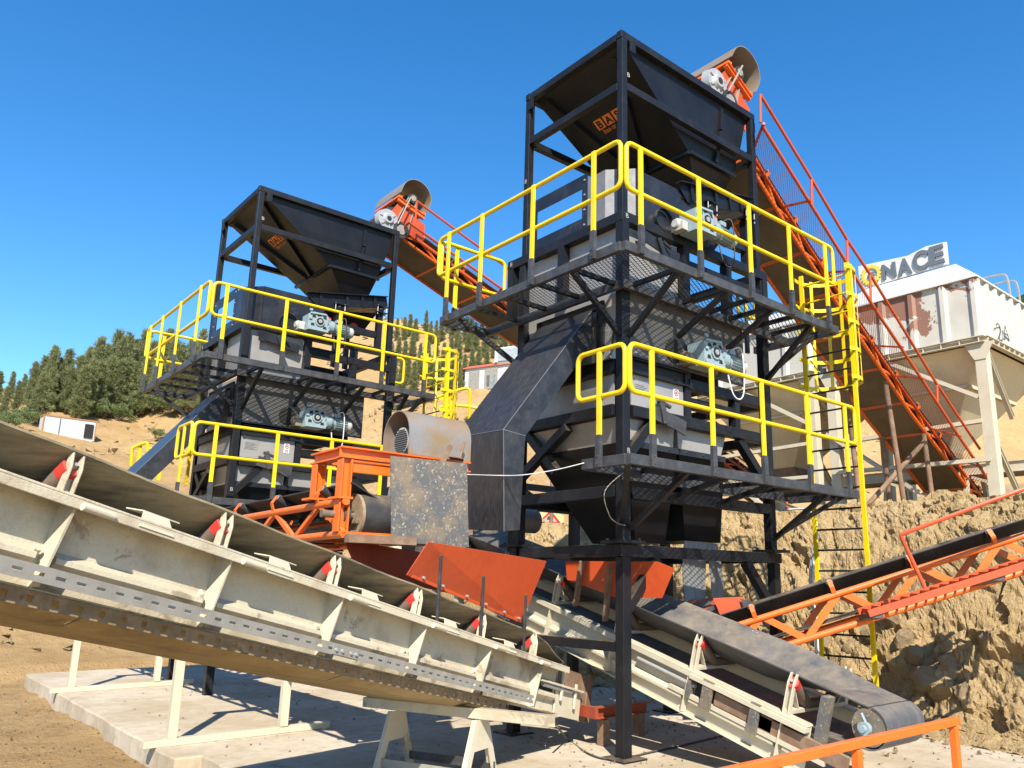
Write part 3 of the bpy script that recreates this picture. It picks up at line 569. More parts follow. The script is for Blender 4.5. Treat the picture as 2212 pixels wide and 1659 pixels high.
# ------------------------------------------------------------------ cream beam conveyors
class Frame:
    """s along the conveyor, t across (0 = near bracket line), u up from the bracket tops"""
    def __init__(s, p, d, n):
        s.p = V(p); s.d = V(d).normalized(); s.n = V(n).normalized(); s.u = s.d.cross(s.n); s.u *= (1 if s.u.z > 0 else -1)
    def __call__(s, a, t, u): return s.p+s.d*a+s.n*t+s.u*u
    def px(s, x, y, t): 
        q = onP(x, y, s.p+s.n*t, s.n)-s.p; return V((q.dot(s.d), t, q.dot(s.u)))
def slotted(mb, F, s0, s1, t, u0, u1, th, pitch, sl, sh, skip=()):
    """a strip in the s-u plane with a row of real slots"""
    um = (u0+u1)/2; n = int((s1-s0)/pitch)
    def bx(a, b, c, e): mb.add([F(x, y, z) for x in (a, b) for y in (t, t+th) for z in (c, e)], [(0, 1, 3, 2), (4, 6, 7, 5), (0, 4, 5, 1), (2, 3, 7, 6), (0, 2, 6, 4), (1, 5, 7, 3)])
    bx(s0, s1, u0, um-sh/2); bx(s0, s1, um+sh/2, u1); x = s0
    for i in range(n+1):
        a = s0+i*pitch-sl/2; 
        if a > x: bx(x, min(a, s1), um-sh/2, um+sh/2)
        x = a+sl
    if x < s1: bx(x, s1, um-sh/2, um+sh/2)
def beam_conveyor(T, F, s0, s1, wid, bs, mats, uf, ub, belt, tray=False, far=True, fo=.075, lip=.06, ribs=True):
    cream, side2 = mats
    def P(mb, n, m, par=T, **k): return mb.build(n, m, par, **k)
    def fbox(mb, a, b, t0, t1, u0, u1): mb.add([F(x, y, z) for x in (a, b) for y in (t0, t1) for z in (u0, u1)], [(0, 1, 3, 2), (4, 6, 7, 5), (0, 4, 5, 1), (2, 3, 7, 6), (0, 2, 6, 4), (1, 5, 7, 3)]); return mb
    W = wid
    for side, t, sg in ((0, 0., 1), (1, W, -1)):
        if side and not far: continue
        b = MB()
        fbox(b, s0, s1, t-fo*sg if sg > 0 else t-.045, t+.045 if sg > 0 else t+fo, uf-.014, uf)          # top flange
        fbox(b, s0, s1, t-fo*sg, t-(fo-.01)*sg, uf-lip, uf-.0141)                                              # its turned-down lip
        fbox(b, s0, s1, t-.006, t+.006, ub+.012, uf-.0142)                                                   # web
        fbox(b, s0, s1, t-.085*sg if sg > 0 else t-.04, t+.04 if sg > 0 else t+.085, ub, ub+.012)
        be = P(b, 'side_beam', cream, bevel=.004)
        r = MB(); um = uf+(ub-uf)*.62
        if ribs:
            xs = [s0]+[x for x in bs if s0 < x < s1]+[s1]
            for a, c in zip(xs, xs[1:]):
                r.add([F(x, y, z) for x in (a+.05, c-.05) for y, z in ((t-.007*sg, um+.03), (t-.06*sg, um-.005), (t-.06*sg, um-.03), (t-.007*sg, um-.06))], [(0, 1, 5, 4), (1, 2, 6, 5), (2, 3, 7, 6), (0, 4, 7, 3), (0, 3, 2, 1), (4, 5, 6, 7)])
            r.build('web_ledge', cream, be)
        for x in bs:
            if not s0 < x < s1: continue
            g = MB(); g.add([F(x+k, y, z) for k in (-.006, .006) for y, z in ((t-.0065*sg, uf-.016), (t-(fo-.011)*sg, uf-.016), (t-.085*sg, ub+.02), (t-.0065*sg, ub+.013))], [(0, 1, 2, 3), (7, 6, 5, 4), (0, 4, 5, 1), (1, 5, 6, 2), (2, 6, 7, 3), (3, 7, 4, 0)])
            g.build('stiffener', cream, be)
    # idler sets: brackets, wing rollers, flat roller
    zc = -.25
    for x in bs:
        if x > s1-.1 or x < s0: continue
        for t, sg in ((0., 1), (W, -1)):
            b = MB()
            for k in (-.028, .028):
                b.add([F(x+k+e, y, z) for e in (-.006, .006) for y, z in ((t-.03*sg, uf), (t+.03*sg, uf), (t+.02*sg, -.09), (t+.035*sg, .015), (t+.0*sg, .02), (t-.03*sg, -.07))], [(0, 1, 2, 3, 4, 5), (11, 10, 9, 8, 7, 6)]+[(i, 6+i, 6+(i+1) % 6, (i+1) % 6) for i in range(6)])
            fbox(b, x-.034, x+.034, t+.012*sg, t+.022*sg, uf, -.05)
            b.bar(F(x, t+.16*sg, uf+.02), F(x, t+.03*sg, (uf*.35)), .012, .05, F.d)
            br = P(b, 'idler_bracket', cream, bevel=.004)
            q = MB(); a, c = F(x, t+.018*sg, -.062), F(x, t+.30*sg, zc-.03); q.cyl(a, c, .052, 16); q.build('wing_roller', 'roller', br, smooth='auto')
            q = MB(); e = (c-a).normalized(); q.cyl(a-e*.002, a+e*.065, .0535, 16); q.build('roller_cap', 'red', br, smooth='auto')
            q = MB(); q.cyl(a-e*.03, a-e*.0, .014, 8); q.build('roller_axle', 'silver', br)
        b = MB(); b.cyl(F(x, .31, zc-.03), F(x, W-.31, zc-.03), .045, 14); fb = P(b, 'flat_roller', 'roller', smooth='auto')
        b = MB(); fbox(b, x-.03, x+.03, -.02, W+.02, uf+.001, uf+.035); P(b, 'idler_crossbar', cream)
    return P, fbox
def belt_sheet(F, secs, th=.012):
    """secs: list of (s, [(t,u),...]) cross sections -> closed slab"""
    mb = MB(); S = []
    for s_, pr in secs: S.append([F(s_, t, u) for t, u in pr]+[F(s_, t, u-th) for t, u in reversed(pr)])
    return mb.loft(S)
# --- the big conveyor in front: rises to the left past the camera
d1 = V((math.cos(R(21.5744))*math.cos(R(12.8855)), math.sin(R(21.5744))*math.cos(R(12.8855)), -math.sin(R(12.8855))))
F1 = Frame((-5.31962, -1.31488, 2.31879), d1, (-math.sin(R(21.5744)), math.cos(R(21.5744)), 0))
C1 = thing('belt_conveyor', 'large dust-caked cream conveyor crossing the foreground with a galvanised cable tray along its side', 'conveyor', F1(5.5, .4, -1.1), 'cream beam conveyors')
bs1 = [i*1.0+k for i, k in zip(range(-2, 6), (0, 0, 0, 0, 0, 0, 0, .0))]
P1, fb1 = beam_conveyor(C1, F1, -2.4, 5.55, .95, bs1, ('creamdust', 'cream'), -.225, -.69, None, fo=.16, lip=.062)
tro = [(.0-.01, .03), (.02, .02), (.29, -.185), (.36, -.205), (.59, -.205), (.66, -.185), (.93, .02), (.96, .03)]
flat = [(.14, -.12), (.17, -.12), (.30, -.125), (.36, -.125), (.59, -.125), (.65, -.125), (.78, -.12), (.81, -.12)]
def lerp(a, b, k): return [(x0+(x1-x0)*k, y0+(y1-y0)*k) for (x0, y0), (x1, y1) in zip(a, b)]
mb = belt_sheet(F1, [(-2.6+.25*i, [(t, u-.012*math.sin(math.pi*((-2.6+.25*i) % 1.0))) for t, u in tro]) for i in range(31)]+[(5.35, lerp(tro, flat, .3)), (5.7, lerp(tro, flat, .75)), (5.98, flat)])
bt = mb.build('belt', 'belt_brown', C1, smooth='auto')
MB().cyl(F1(6.0, .13, -.285), F1(6.0, .82, -.285), .15, 24).build('tail_drum', 'belt', C1, smooth='auto')
mb = belt_sheet(F1, [(6.0+.155*math.sin(a), [(t, -.285+.162*math.cos(a)) for t, u in flat]) for a in [i*math.pi/10 for i in range(11)]]+[(-2.6, [(t, -.46) for t, u in flat])])
mb.build('return_belt', 'belt', C1, smooth='auto')
# underside pan, brown lower flange with holes, slotted cable tray
mb = MB()
for a, b, e in ((-2.4, .3, 0), (.32, 2.3, .004), (2.32, 4.4, .0)): mb.loft([[F1(x, -.06, -.70-e), F1(x, -.01, -.755), F1(x, .13, -.80), F1(x, .93, -.80), F1(x, .93, -.79), F1(x, .13, -.79), F1(x, .005, -.745), F1(x, -.045, -.70-e)] for x in (a, b)])
mb.build('spill_pan', 'dusty', C1)
mb = MB(); slotted(mb, F1, -2.4, 4.5, -.098, -.765, -.692, .006, .125, .035, .03); fb1(mb, -2.4, 4.5, -.092, -.02, -.70, -.692); mb.build('lower_angle', 'browncake', C1)
mb = MB(); slotted(mb, F1, -2.4, 4.75, -.215, -.665, -.590, .004, .105, .05, .016); fb1(mb, -2.4, 4.75, -.211, -.08, -.594, -.590)
for x in (-.6, 2.05): fb1(mb, x-.13, x+.13, -.221, -.216, -.66, -.595)
ct = mb.build('cable_tray', 'galv', C1)
mb = MB()
for x in (-.6, 2.05):
    for k in (-.1, -.04, .05, .1): mb.cyl(F1(x+k, -.221, -.63), F1(x+k, -.232, -.63), .012, 6)
mb.build('splice_bolts', 'silver', ct)
for x in (-1.55, -.55, .45, 1.37, 2.27, 3.32, 4.3):
    mb = MB(); mb.plate([F1(x-.11, -.164, -.27), F1(x+.11, -.164, -.27), F1(x+.07, -.13, -.18), F1(x-.09, -.13, -.18)], .006); mb.plate([F1(x-.09, -.133, -.18), F1(x+.14, -.133, -.18), F1(x+.10, -.02, -.17), F1(x-.12, -.02, -.17)], .006)
    mb.build('clip_plate', 'cream', C1)
for x in (-.92, .08, 1.12, 2.1, 3.1, 4.08, 4.95):
    mb = MB(); mb.cyl(F1(x-.07, -.178, -.27), F1(x+.10, -.178, -.27), .022, 12); mb.build('pipe_stub', 'cream', C1, smooth='auto')
def lump(x, t, u, s, seed, par, mat='dusty'):
    mb = MB(); rock(mb, F1(x, t, u), s, seed); return mb.build('caked_dirt', mat, par)
for i, (x, t, u, s) in enumerate(((-.98, -.03, -.66, .07), (-.9, -.05, -.665, .05), (-1.1, -.05, -.67, .06), (-.05, -.04, -.50, .03), (1.0-.07, -.045, -.50, .035), (1.9, -.045, -.50, .03), (2.93, -.045, -.505, .035), (2.88, -.05, -.50, .025), (1.25, -.07, -.70, .035), (1.32, -.06, -.70, .03), (1.45, -.07, -.705, .03), (2.6, -.06, -.70, .03), (3.9, -.045, -.5, .03), (-.12, -.05, -.22, .014))):
    lump(x, t, u, s, i+70, C1, 'dusty' if i < 3 else 'creamdust')
# take-up at the tail
mb = MB(); fb1(mb, 5.55, 6.15, -.03, -.012, -.70, -.40); fb1(mb, 5.1, 6.1, -.09, -.01, -.42, -.40); mb.build('takeup_plate', 'cream', C1)
mb = MB(); fb1(mb, 5.75, 6.4, -.015, .0, -.56, -.22); fb1(mb, 6.3, 6.42, -.03, .1, -.7, -.2); mb.build('takeup_block', 'rust', C1)
mb = MB(); fb1(mb, 5.12, 5.5, -.012, -.007, -.52, -.38); mb.build('takeup_opening', 'dark', C1)
mb = MB(); mb.cyl(F1(5.2, -.05, -.44), F1(5.85, -.05, -.44), .022, 12); mb.build('takeup_screw', 'silver', C1, smooth='auto')
mb = MB(); mb.bar(F1(5.62, -.06, -.55), F1(5.62, -.06, -.25), .03, .02, F1.n); mb.bar(F1(5.95, -.06, -.6), F1(5.95, -.06, -.35), .03, .02, F1.n); mb.build('takeup_stop', 'cream', C1)
# skirt board with three props, and its partner on the far side
q = [F1.px(878, 1242, .02), F1.px(925, 1170, -.13), F1.px(1180, 1212, -.16), F1.px(1125, 1345, .02)]
sk = MB().plate([F1(*p) for p in q], .008).build('skirt_board', 'redorange', C1)
def mixp(a, b, k): return a+(b-a)*k
mb = MB(); mb.bar(F1(*mixp(q[0], q[3], .03))-F1.n*.01+F1.u*.02, F1(*mixp(q[0], q[3], .97))-F1.n*.01+F1.u*.02, .05, .012, F1.n)
mb.build('skirt_strip', 'redorange', sk)
for k in (.10, .25, .45, .62, .8, .95):
    c = F1(*mixp(q[0], q[3], k))-F1.n*.02+F1.u*.025; MB().cyl(c, c-F1.n*.02, .012, 6).build('skirt_bolt', 'silver', sk)
for (x0, y0), (x1, y1) in (((953, 1199), (944, 1342)), ((1045, 1244), (1038, 1376)), ((1136, 1285), (1131, 1410))):
    b_ = F1.px(x1, y1, -.09); b_ = F1(*b_); t_ = F1(*F1.px(x0, y0, -.14)); MB().bar(b_, t_, .028, .02, F1.n).build('skirt_prop', 'greypost', sk, bevel=.004)
MB().plate([F1(*F1.px(x, y, .97)) for x, y in ((742, 1166), (905, 1192), (1010, 1290), (775, 1240))], .008).build('skirt_board', 'darkred', C1)
# sawhorse under the tail
Ta, Tb = onZ(1203, 1558, .62), None
TP = thing('steel_trestle', 'cream steel sawhorse on two A-shaped legs carrying the tail of the foreground conveyor', 'trestle', (Ta.x-.3, Ta.y+1.2, 0))
ndir = V((-math.sin(R(21.57)), math.cos(R(21.57)), 0)); Tb = Ta+ndir*2.0
b = MB(); b.bar(Ta, Tb, .09, .085); b.build('top_beam', 'creamdust', TP, bevel=.005)
b = MB(); b.bar(Ta-ndir*.004+V((0, 0, .0)), Ta-ndir*.001, .066, .06); b.build('beam_mouth', 'dark', TP)
for dd in (.72, 1.62):
    c = Ta+ndir*dd; ex = V((ndir.y, -ndir.x, 0)); b = MB()
    for sg in (-1, 1): b.bar(c+ex*sg*.06+V((0, 0, -.05)), V((c.x, c.y, .0))+ex*sg*.27, .07, .012, ndir); b.bar(c+ex*sg*.06+V((0, 0, -.05))+ndir*.03, V((c.x, c.y, .0))+ex*sg*.27+ndir*.03, .012, .06, ndir)
    b.plate([c+ex*.09+V((0, 0, -.046)), c-ex*.09+V((0, 0, -.046)), V((c.x, c.y, .33))-ex*.165, V((c.x, c.y, .33))+ex*.165], .01)
    b.build('leg', 'creamdust' if dd > 1 else 'cream', TP)
for sg in (-1, 1):
    a = V((Ta.x, Ta.y, .17))+V((ndir.y, -ndir.x, 0))*sg*.2; MB().bar(a+ndir*.70, a+ndir*1.64, .012, .07).build('stretcher', 'greypost' if sg > 0 else 'galv', TP)
# --- the second cream conveyor under the nearer tower, rising to the back left
sl2 = math.atan(.268)
F2 = Frame((.38, 1.44, 1.80), (0, -math.cos(sl2), -math.sin(sl2)), (1, 0, 0))
C2 = thing('belt_conveyor', 'cream conveyor with worn grey belt running out from under the nearer tower', 'conveyor', F2(3.9, .45, -.9), 'cream beam conveyors')
bs2 = [-4.4, -3.3, -2.2, -1.1, .0, 1.1, 2.2, 3.29]
flat2 = [(.14, -.03), (.17, -.028), (.30, -.028), (.36, -.028), (.59, -.028), (.65, -.028), (.78, -.028), (.81, -.03)]
P2, fb2 = beam_conveyor(C2, F2, -6.2, 3.55, .95, bs2, ('cream', 'cream'), -.34, -.77, None)
mb = belt_sheet(F2, [(-6.2+.3*i, tro) for i in range(31)]+[(3.1, lerp(tro, flat2, .2)), (3.4, lerp(tro, flat2, .55)), (3.7, lerp(tro, flat2, .88)), (3.95, flat2)]); mb.build('belt', 'belt_worn', C2, smooth='auto')
mb = belt_sheet(F2, [(3.97+.168*math.sin(a), [(t, -.20+.172*math.cos(a)) for t, u in flat]) for a in [i*math.pi/12 for i in range(13)]]+[(3.4, [(t, -.45) for t, u in flat]), (-6.2, [(t, -.56) for t, u in flat])]); mb.build('return_belt', 'belt_worn', C2, smooth='auto')
dr = MB().cyl(F2(3.97, .15, -.2), F2(3.97, .8, -.2), .155, 26).build('tail_drum', 'rawplate', C2, smooth='auto')
mb = MB(); mb.cyl(F2(3.97, .03, -.2), F2(3.97, .15, -.2), .03, 12); mb.cyl(F2(3.97, .06, -.2), F2(3.97, .10, -.2), .055, 16); mb.cyl(F2(3.97, .08, -.15), F2(3.92, .08, -.09), .012, 6); mb.build('bearing_block', 'gear', dr, smooth='auto')
mb = MB(); fb2(mb, 3.60, 3.66, -.03, .1, -.50, -.06); mb.build('bearing_plate', 'rawplate', C2)
# take-up frame on the near beam
mb = MB(); fb2(mb, 2.25, 3.55, -.11, -.015, -.40, -.36); fb2(mb, 1.98, 3.75, -.07, -.03, -.60, -.56); mb.build('takeup_rail', 'cream', C2)
mb = MB(); fb2(mb, 2.55, 3.2, -.06, -.03, -.55, -.43); fb2(mb, 3.0, 3.95, -.06, -.03, -.56, -.44); mb.build('takeup_block', 'rust', C2)
for a_ in ((2.42, 2.54, -.105, -.08, -.62, -.345), (2.98, 3.08, -.105, -.08, -.62, -.345), (2.23, 2.27, -.1, -.02, -.58, -.42)):
    mb = MB(); fb2(mb, *a_); mb.build('takeup_strap', 'rawplate', C2)
MB().cyl(F2(1.5, -.05, -.47), F2(2.3, -.05, -.47), .02, 12).build('takeup_screw', 'silver', C2, smooth='auto')
mb = MB(); fb2(mb, 2.28, 3.5, -.02, -.008, -.57, -.41); mb.build('takeup_opening', 'dark', C2)
# skirt board on the near side held by rusty flats
q = [onP(x, y, F2(0, -.02, 0), V((1, 0, 0))) for x, y in ((1222, 1212), (1420, 1213), (1457, 1228), (1430, 1292), (1330, 1290), (1225, 1252))]
sk = MB().plate(q, .008).build('skirt_board', 'redorange', C2)
for (x0, y0), (x1, y1) in (((1258, 1212), (1243, 1309)), ((1318, 1220), (1307, 1342))):
    MB().bar(onX(x1, y1, F2.p.x-.05), onX(x0, y0, F2.p.x-.06), .03, .075, (1, 0, 0)).build('skirt_prop', 'rust', sk, bevel=.003)
for y, h in ((3.6, 1.35), (5.6, 1.95)):
    for x in (.4, 1.3):
        s_ = (F2.p.y-y)/math.cos(sl2); zt = F2(s_, 0, -.80).z
        MB().box(x-.05, x+.05, y-.05, y+.05, .0, zt-.01).build('leg', 'cream', C2)
# rusty red skid lying under it
q = thing('steel_skid', 'rusty red channel skid lying under the second cream conveyor behind the thick black leg', 'steel skid', (.6, .5, 0))
b = MB(); b.chan((.2, .62, .36), (1.3, .9, .30), .1, .12); b.bar((.2, .6, .36), (.22, .9, .36), .04, .12); b.build('channel', 'darkred', q)
for x, y in ((.4, .7), (1.15, .88)): MB().box(x-.05, x+.05, y-.05, y+.05, 0, .27).build('foot', 'rust', q)
# ------------------------------------------------------------------ orange truss conveyors
def truss_conveyor(T, path, lat, wid, hgt, chord='orange', belt='belt', pan=None, bays=None, r=.03, brk=None, rollers=True, flatdiag=False):
    """path: lower chord centre points of the near side; lat: horizontal vector to the far side"""
    lat = V(lat).normalized(); path = [V(p) for p in path]; L = [0]
    for a, b in zip(path, path[1:]): L.append(L[-1]+(b-a).length)
    def at(s, t=0., u=0.):
        i = 0
        while i < len(path)-2 and s > L[i+1]: i += 1
        d = (path[i+1]-path[i]).normalized(); up = d.cross(lat); up *= (1 if up.z > 0 else -1)
        return path[i]+d*(s-L[i])+lat*t+up*u
    tot = L[-1]; n = bays or max(3, int(tot/1.1)); st = tot/n
    for t in (0, wid):
        b = MB(); b.tube([at(s_, t) for s_ in L], r, 10); b.tube([at(s_, t, hgt) for s_ in L], r, 10)
        tr = b.build('side_truss', chord, T, smooth='auto')
        d = MB()
        for i in range(n):
            if flatdiag:
                d.bar(at(i*st, t, 0), at((i+.55)*st, t, hgt), .012, .075, lat.cross(V((0, 0, 1)))); d.bar(at((i+.6)*st, t, hgt), at((i+1)*st, t, 0), .012, .075, lat.cross(V((0, 0, 1))))
            else:
                d.bar(at(i*st, t, .0), at((i+.5)*st, t, hgt), .04, .04, lat); d.bar(at((i+.5)*st, t, hgt), at((i+1)*st, t, 0), .04, .04, lat)
        d.build('lattice', chord, tr)
    for i in range(n+1):
        MB().bar(at(min(tot, i*st), 0, 0), at(min(tot, i*st), wid, 0), .05, .04).build('cross_tie', chord, T)
    m_ = wid
    sec = [(.04, hgt+.17), (.07, hgt+.16), (m_*.3, hgt+.05), (m_*.38, hgt+.04), (m_*.62, hgt+.04), (m_*.7, hgt+.05), (m_-.07, hgt+.16), (m_-.04, hgt+.17)]
    mb = MB(); S = []
    for s_ in sorted(set(L+[i*st for i in range(n+1)])):
        S.append([at(s_, a, c) for a, c in sec]+[at(s_, a, c-.012) for a, c in reversed(sec)])
    mb.loft(S).build('belt', belt, T, smooth='auto')
    if not pan: MB().loft([[at(s_, a, c) for a, c in ((.1, .1), (m_-.1, .1), (m_-.1, .09), (.1, .09))] for s_ in L]).build('return_belt', belt, T)
    if pan: MB().loft([[at(s_, a, c) for a, c in ((.02, .02), (m_-.02, .02), (m_-.02, .005), (.02, .005))] for s_ in L]).build('cover_sheet', pan, T)
    if rollers:
        for i in range(n):
            s_ = (i+.5)*st
            for t, sg in ((.0, 1), (wid, -1)):
                b = MB()
                for a, c in (((t-.012*sg, hgt-.02), (t-.05*sg, hgt+.09)), ((t-.05*sg, hgt+.09), (t+.0*sg, hgt+.17))): b.bar(at(s_, *a), at(s_, *c), .05, .012, lat)
                br = b.build('idler_bracket', chord, T)
                q = MB(); q.cyl(at(s_, t+.005*sg, hgt+.15), at(s_, t+.27*sg, hgt+.0), .042, 14); q.build('wing_roller', 'belt', br, smooth='auto')
                q = MB(); q.cyl(at(s_, t+.0*sg, hgt+.153), at(s_, t+.006*sg, hgt+.149), .03, 12); q.build('roller_end', 'silver', br)
    return at, tot
# C3: rises to the right out of the frame
p0 = atD(1600, 1425, 9.05); p1 = atD(2212, 1235, 8.8); dd = (p1-p0).normalized(); p0 = p0-dd*.15; p1 = p1+dd*.3
lat3 = V((-dd.y, dd.x, 0)).normalized()
C3 = thing('belt_conveyor', 'orange truss conveyor with black belt rising out of view before the rocky bank', 'conveyor', (p0.x, p0.y, 0), 'orange truss conveyors')
at3, tot3 = truss_conveyor(C3, [p0, p1], lat3, .62, .36, flatdiag=True, bays=4, r=.036)
b = MB()
for k in (-.62, -.08):
    b.bar(at3(1.55, k, .12), at3(tot3, k, .12), .04, .07)
for i in range(44):
    s_ = 1.6+i*.11
    if s_ < tot3: b.bar(at3(s_, -.60, .12), at3(s_, -.10, .12), .012, .05)
wk = b.build('walkway', 'redorange', C3)
for s_ in (1.62, 2.9, 4.2): MB().bar(at3(s_, -.62, .08), at3(s_, .02, .03), .14, .05).build('walkway_bracket', 'greypost', wk)
b = MB(); hp = [V(onP(1600+0, 0, at3(0, -.62, 0), lat3))] if False else []
pa = onP(1945, 1155, at3(0, -.62, 0), lat3); pb = onP(2212, 1056, at3(0, -.62, 0), lat3); pc = onP(1998, 1270, at3(0, -.62, 0), lat3)
b.tube([pc, pa+(pc-pa)*.04, pa, pb+(pb-pa)*.5], .022, 8); b.build('handrail', 'redorange', C3, smooth='auto')
# loading skirts at its tail
q = [(1440, 1300), (1545, 1286), (1548, 1345), (1445, 1342)]; ofs = at3(.0, .75, .3)
for pts, mt, off in ((((1440, 1302), (1543, 1290), (1556, 1338), (1452, 1345)), 'darkred', .45), (((1540, 1292), (1605, 1289), (1618, 1330), (1560, 1338)), 'redorange', .35), (((1600, 1293), (1628, 1300), (1632, 1326), (1612, 1330)), 'greypost', .30)):
    MB().plate([onP(x, y, at3(0, off, 0), lat3) for x, y in pts], .012).build('skirt_board', mt, C3)
b = MB(); b.bar(onP(1455, 1325, at3(0, .42, 0), lat3), onP(1535, 1300, at3(0, .42, 0), lat3), .02, .05); b.bar(onP(1500, 1338, at3(0, .40, 0), lat3), onP(1545, 1310, at3(0, .40, 0), lat3), .02, .05); b.build('skirt_strap', 'greypost', C3)
for s_ in (.3, 4.9):
    for t in (.0, .62):
        a = at3(s_, t, -.03)
        if s_ < 1: MB().bar(a, (a.x, a.y, .0), .06, .06, (1, 0, 0)).build('leg', 'orange', C3)
# C4: brings the left tower's stone to the big foreground conveyor
x4 = -2.97; z4 = 2.10
C4 = thing('belt_conveyor', 'orange truss conveyor with a rusty motor hood and a spattered steel deflector plate', 'conveyor', (x4+.5, 4., 0), 'orange truss conveyors')
at4, tot4 = truss_conveyor(C4, [(x4, .42, z4), (x4, 9.6, z4-.12)], (1, 0, 0), .98, .28, bays=9, r=.035)
MB().cyl((x4+.16, .55, 2.27), (x4+1.05, .55, 2.27), .20, 30).build('head_drum', 'belt', C4, smooth='auto')
dr = MB().cyl((x4+.13, .55, 2.27), (x4+.159, .55, 2.27), .195, 30).build('drum_end', 'browncake', C4, smooth='auto')
b = MB(); b.cyl((x4-.16, .55, 2.27), (x4+.13, .55, 2.27), .033, 14); b.build('shaft', 'roller', dr, smooth='auto')
b = MB(); b.cyl((x4+.02, .55, 2.27), (x4+.08, .55, 2.27), .085, 18); b.box(x4+.02, x4+.06, .5, .6, 2.06, 2.48)
for z in (2.13, 2.42): b.cyl((x4-.02, .55, z), (x4+.06, .55, z), .025, 8)
b.build('bearing_block', 'greypost', dr, bevel=.004)
zt = 2.86
b = MB(); b.chan((x4-.06, .5, zt-.05), (x4+1.3, .5, zt-.05), .1, .1, .014); b.chan((x4, .56, zt-.052), (x4, 1.12, zt-.052), .1, .1, .014); b.bar((x4+.06, 1.02, zt-.06), (x4+1.25, 1.02, zt-.06), .08, .08); b.bar((x4+.06, .5, zt-.17), (x4+.95, .5, zt-.17), .02, .09); ms = b.build('motor_stand', 'orange', C4)
for y, xx in ((.5, x4), (1.02, x4), (.5, x4+1.0), (1.02, x4+1.0)): MB().chan((xx, y, z4+.02 if y < .6 else 2.42), (xx, y, zt-.11), .1, .1, .014, (1, 0, 0)).build('stand_post', 'orange', ms)
b = MB(); b.plate([(x4-.08, .42, 2.41), (x4+.06, .42, 2.41), (x4+.06, .62, 2.41), (x4-.08, .62, 2.41)], .02); b.plate([(x4-.1, .92, 2.43), (x4+.06, .92, 2.43), (x4+.06, 1.12, 2.43), (x4-.1, 1.12, 2.43)], .02); b.build('stand_base', 'orange', ms)
def hood(T, c, ax, side, r, ln, mat, base):
    """half-round motor cover: ax axis, side horizontal normal; legs run down to base"""
    c, ax, side = V(c), V(ax), V(side); upv = V((0, 0, 1)) if abs(ax.z) < .2 and abs(side.z) < .01 else ax.cross(side); upv *= (1 if upv.z > 0 else -1); pr = []
    for rr in (r, r-.012):
        a = [(-rr, -base)]+[(-rr*math.cos(t), rr*math.sin(t)) for t in [math.pi*i/16 for i in range(17)]]+[(rr, -base)]
        pr.append(a)
    sec = pr[0]+pr[1][::-1]
    return MB().loft([[c+ax*k+side*a+upv*b for a, b in sec] for k in (-ln/2, ln/2)]).build('motor_hood', mat, T, smooth='auto')
hood(C4, (x4+.97, .74, zt+.21), (1, 0, 0), (0, 1, 0), .25, .70, 'rustroll', .2)
b = MB(); b.cyl((x4+.68, .74, zt+.17), (x4+1.3, .74, zt+.17), .13, 22); mo = b.build('motor', 'bearing', C4, smooth='auto')
b = MB()
for i in range(-5, 6):
    hw = math.sqrt(max(.0, .12**2-(i*.021)**2)); b.box(x4+.672, x4+.679, .74-hw, .74+hw, zt+.165+i*.021, zt+.172+i*.021)
b.build('fan_grille', 'dark', mo)
q = [onY(843, 985, .33), onY(1008, 1001, .33), onY(1012, 1182, .33), onY(845, 1170, .33)]
pl = MB().plate(q, .012).build('deflector_plate', 'rawplate', C4)
b = MB(); b.bar((x4+.55, .40, 2.06), (x4+1.0, .36, 2.98), .05, .012, (0, 1, 0)); b.bar((x4+.35, .40, 2.05), (x4+1.1, .36, 2.05), .07, .06); b.bar(onY(1003, 1150, .36), onY(1018, 1150, .36), .05, .05); b.cyl(onY(993, 990, .40), onY(1003, 955, .40), .014, 8); b.plate([onY(968, 985, .36), onY(1000, 990, .36), onY(1002, 996, .5), onY(972, 990, .5)], .008); b.build('plate_bracket', 'rust', pl)
MB().bar((x4-.02, .32, 2.06), (x4+.62, .30, 2.06), .09, .07).build('angle_stop', 'rust', C4)
for y in (3.42, 8.45):
    q = thing('support_trestle', 'worn white two-legged steel trestle on the slab edge, the %s of the two' % ('nearer' if y < 5 else 'farther'), 'trestle', (-2.65, y, 0), 'white support trestles')
    for x in (-3.27, -2.07): MB().box(x-.045, x+.045, y-.045, y+.045, .075, 1.86).build('leg', 'cream', q, bevel=.004)
    MB().bar((-3.55, y-.02, .038), (-1.5, y+.03, .038), .10, .072).build('sill', 'cream', q, bevel=.004); MB().bar((-3.4, y, 1.91), (-1.9, y, 1.91), .1, .1).build('cross_beam', 'cream', q)
    for x in (x4, x4+.98): MB().bar((x, y, 1.96), (x, y, 2.06), .08, .08).build('packer', 'cream', q)
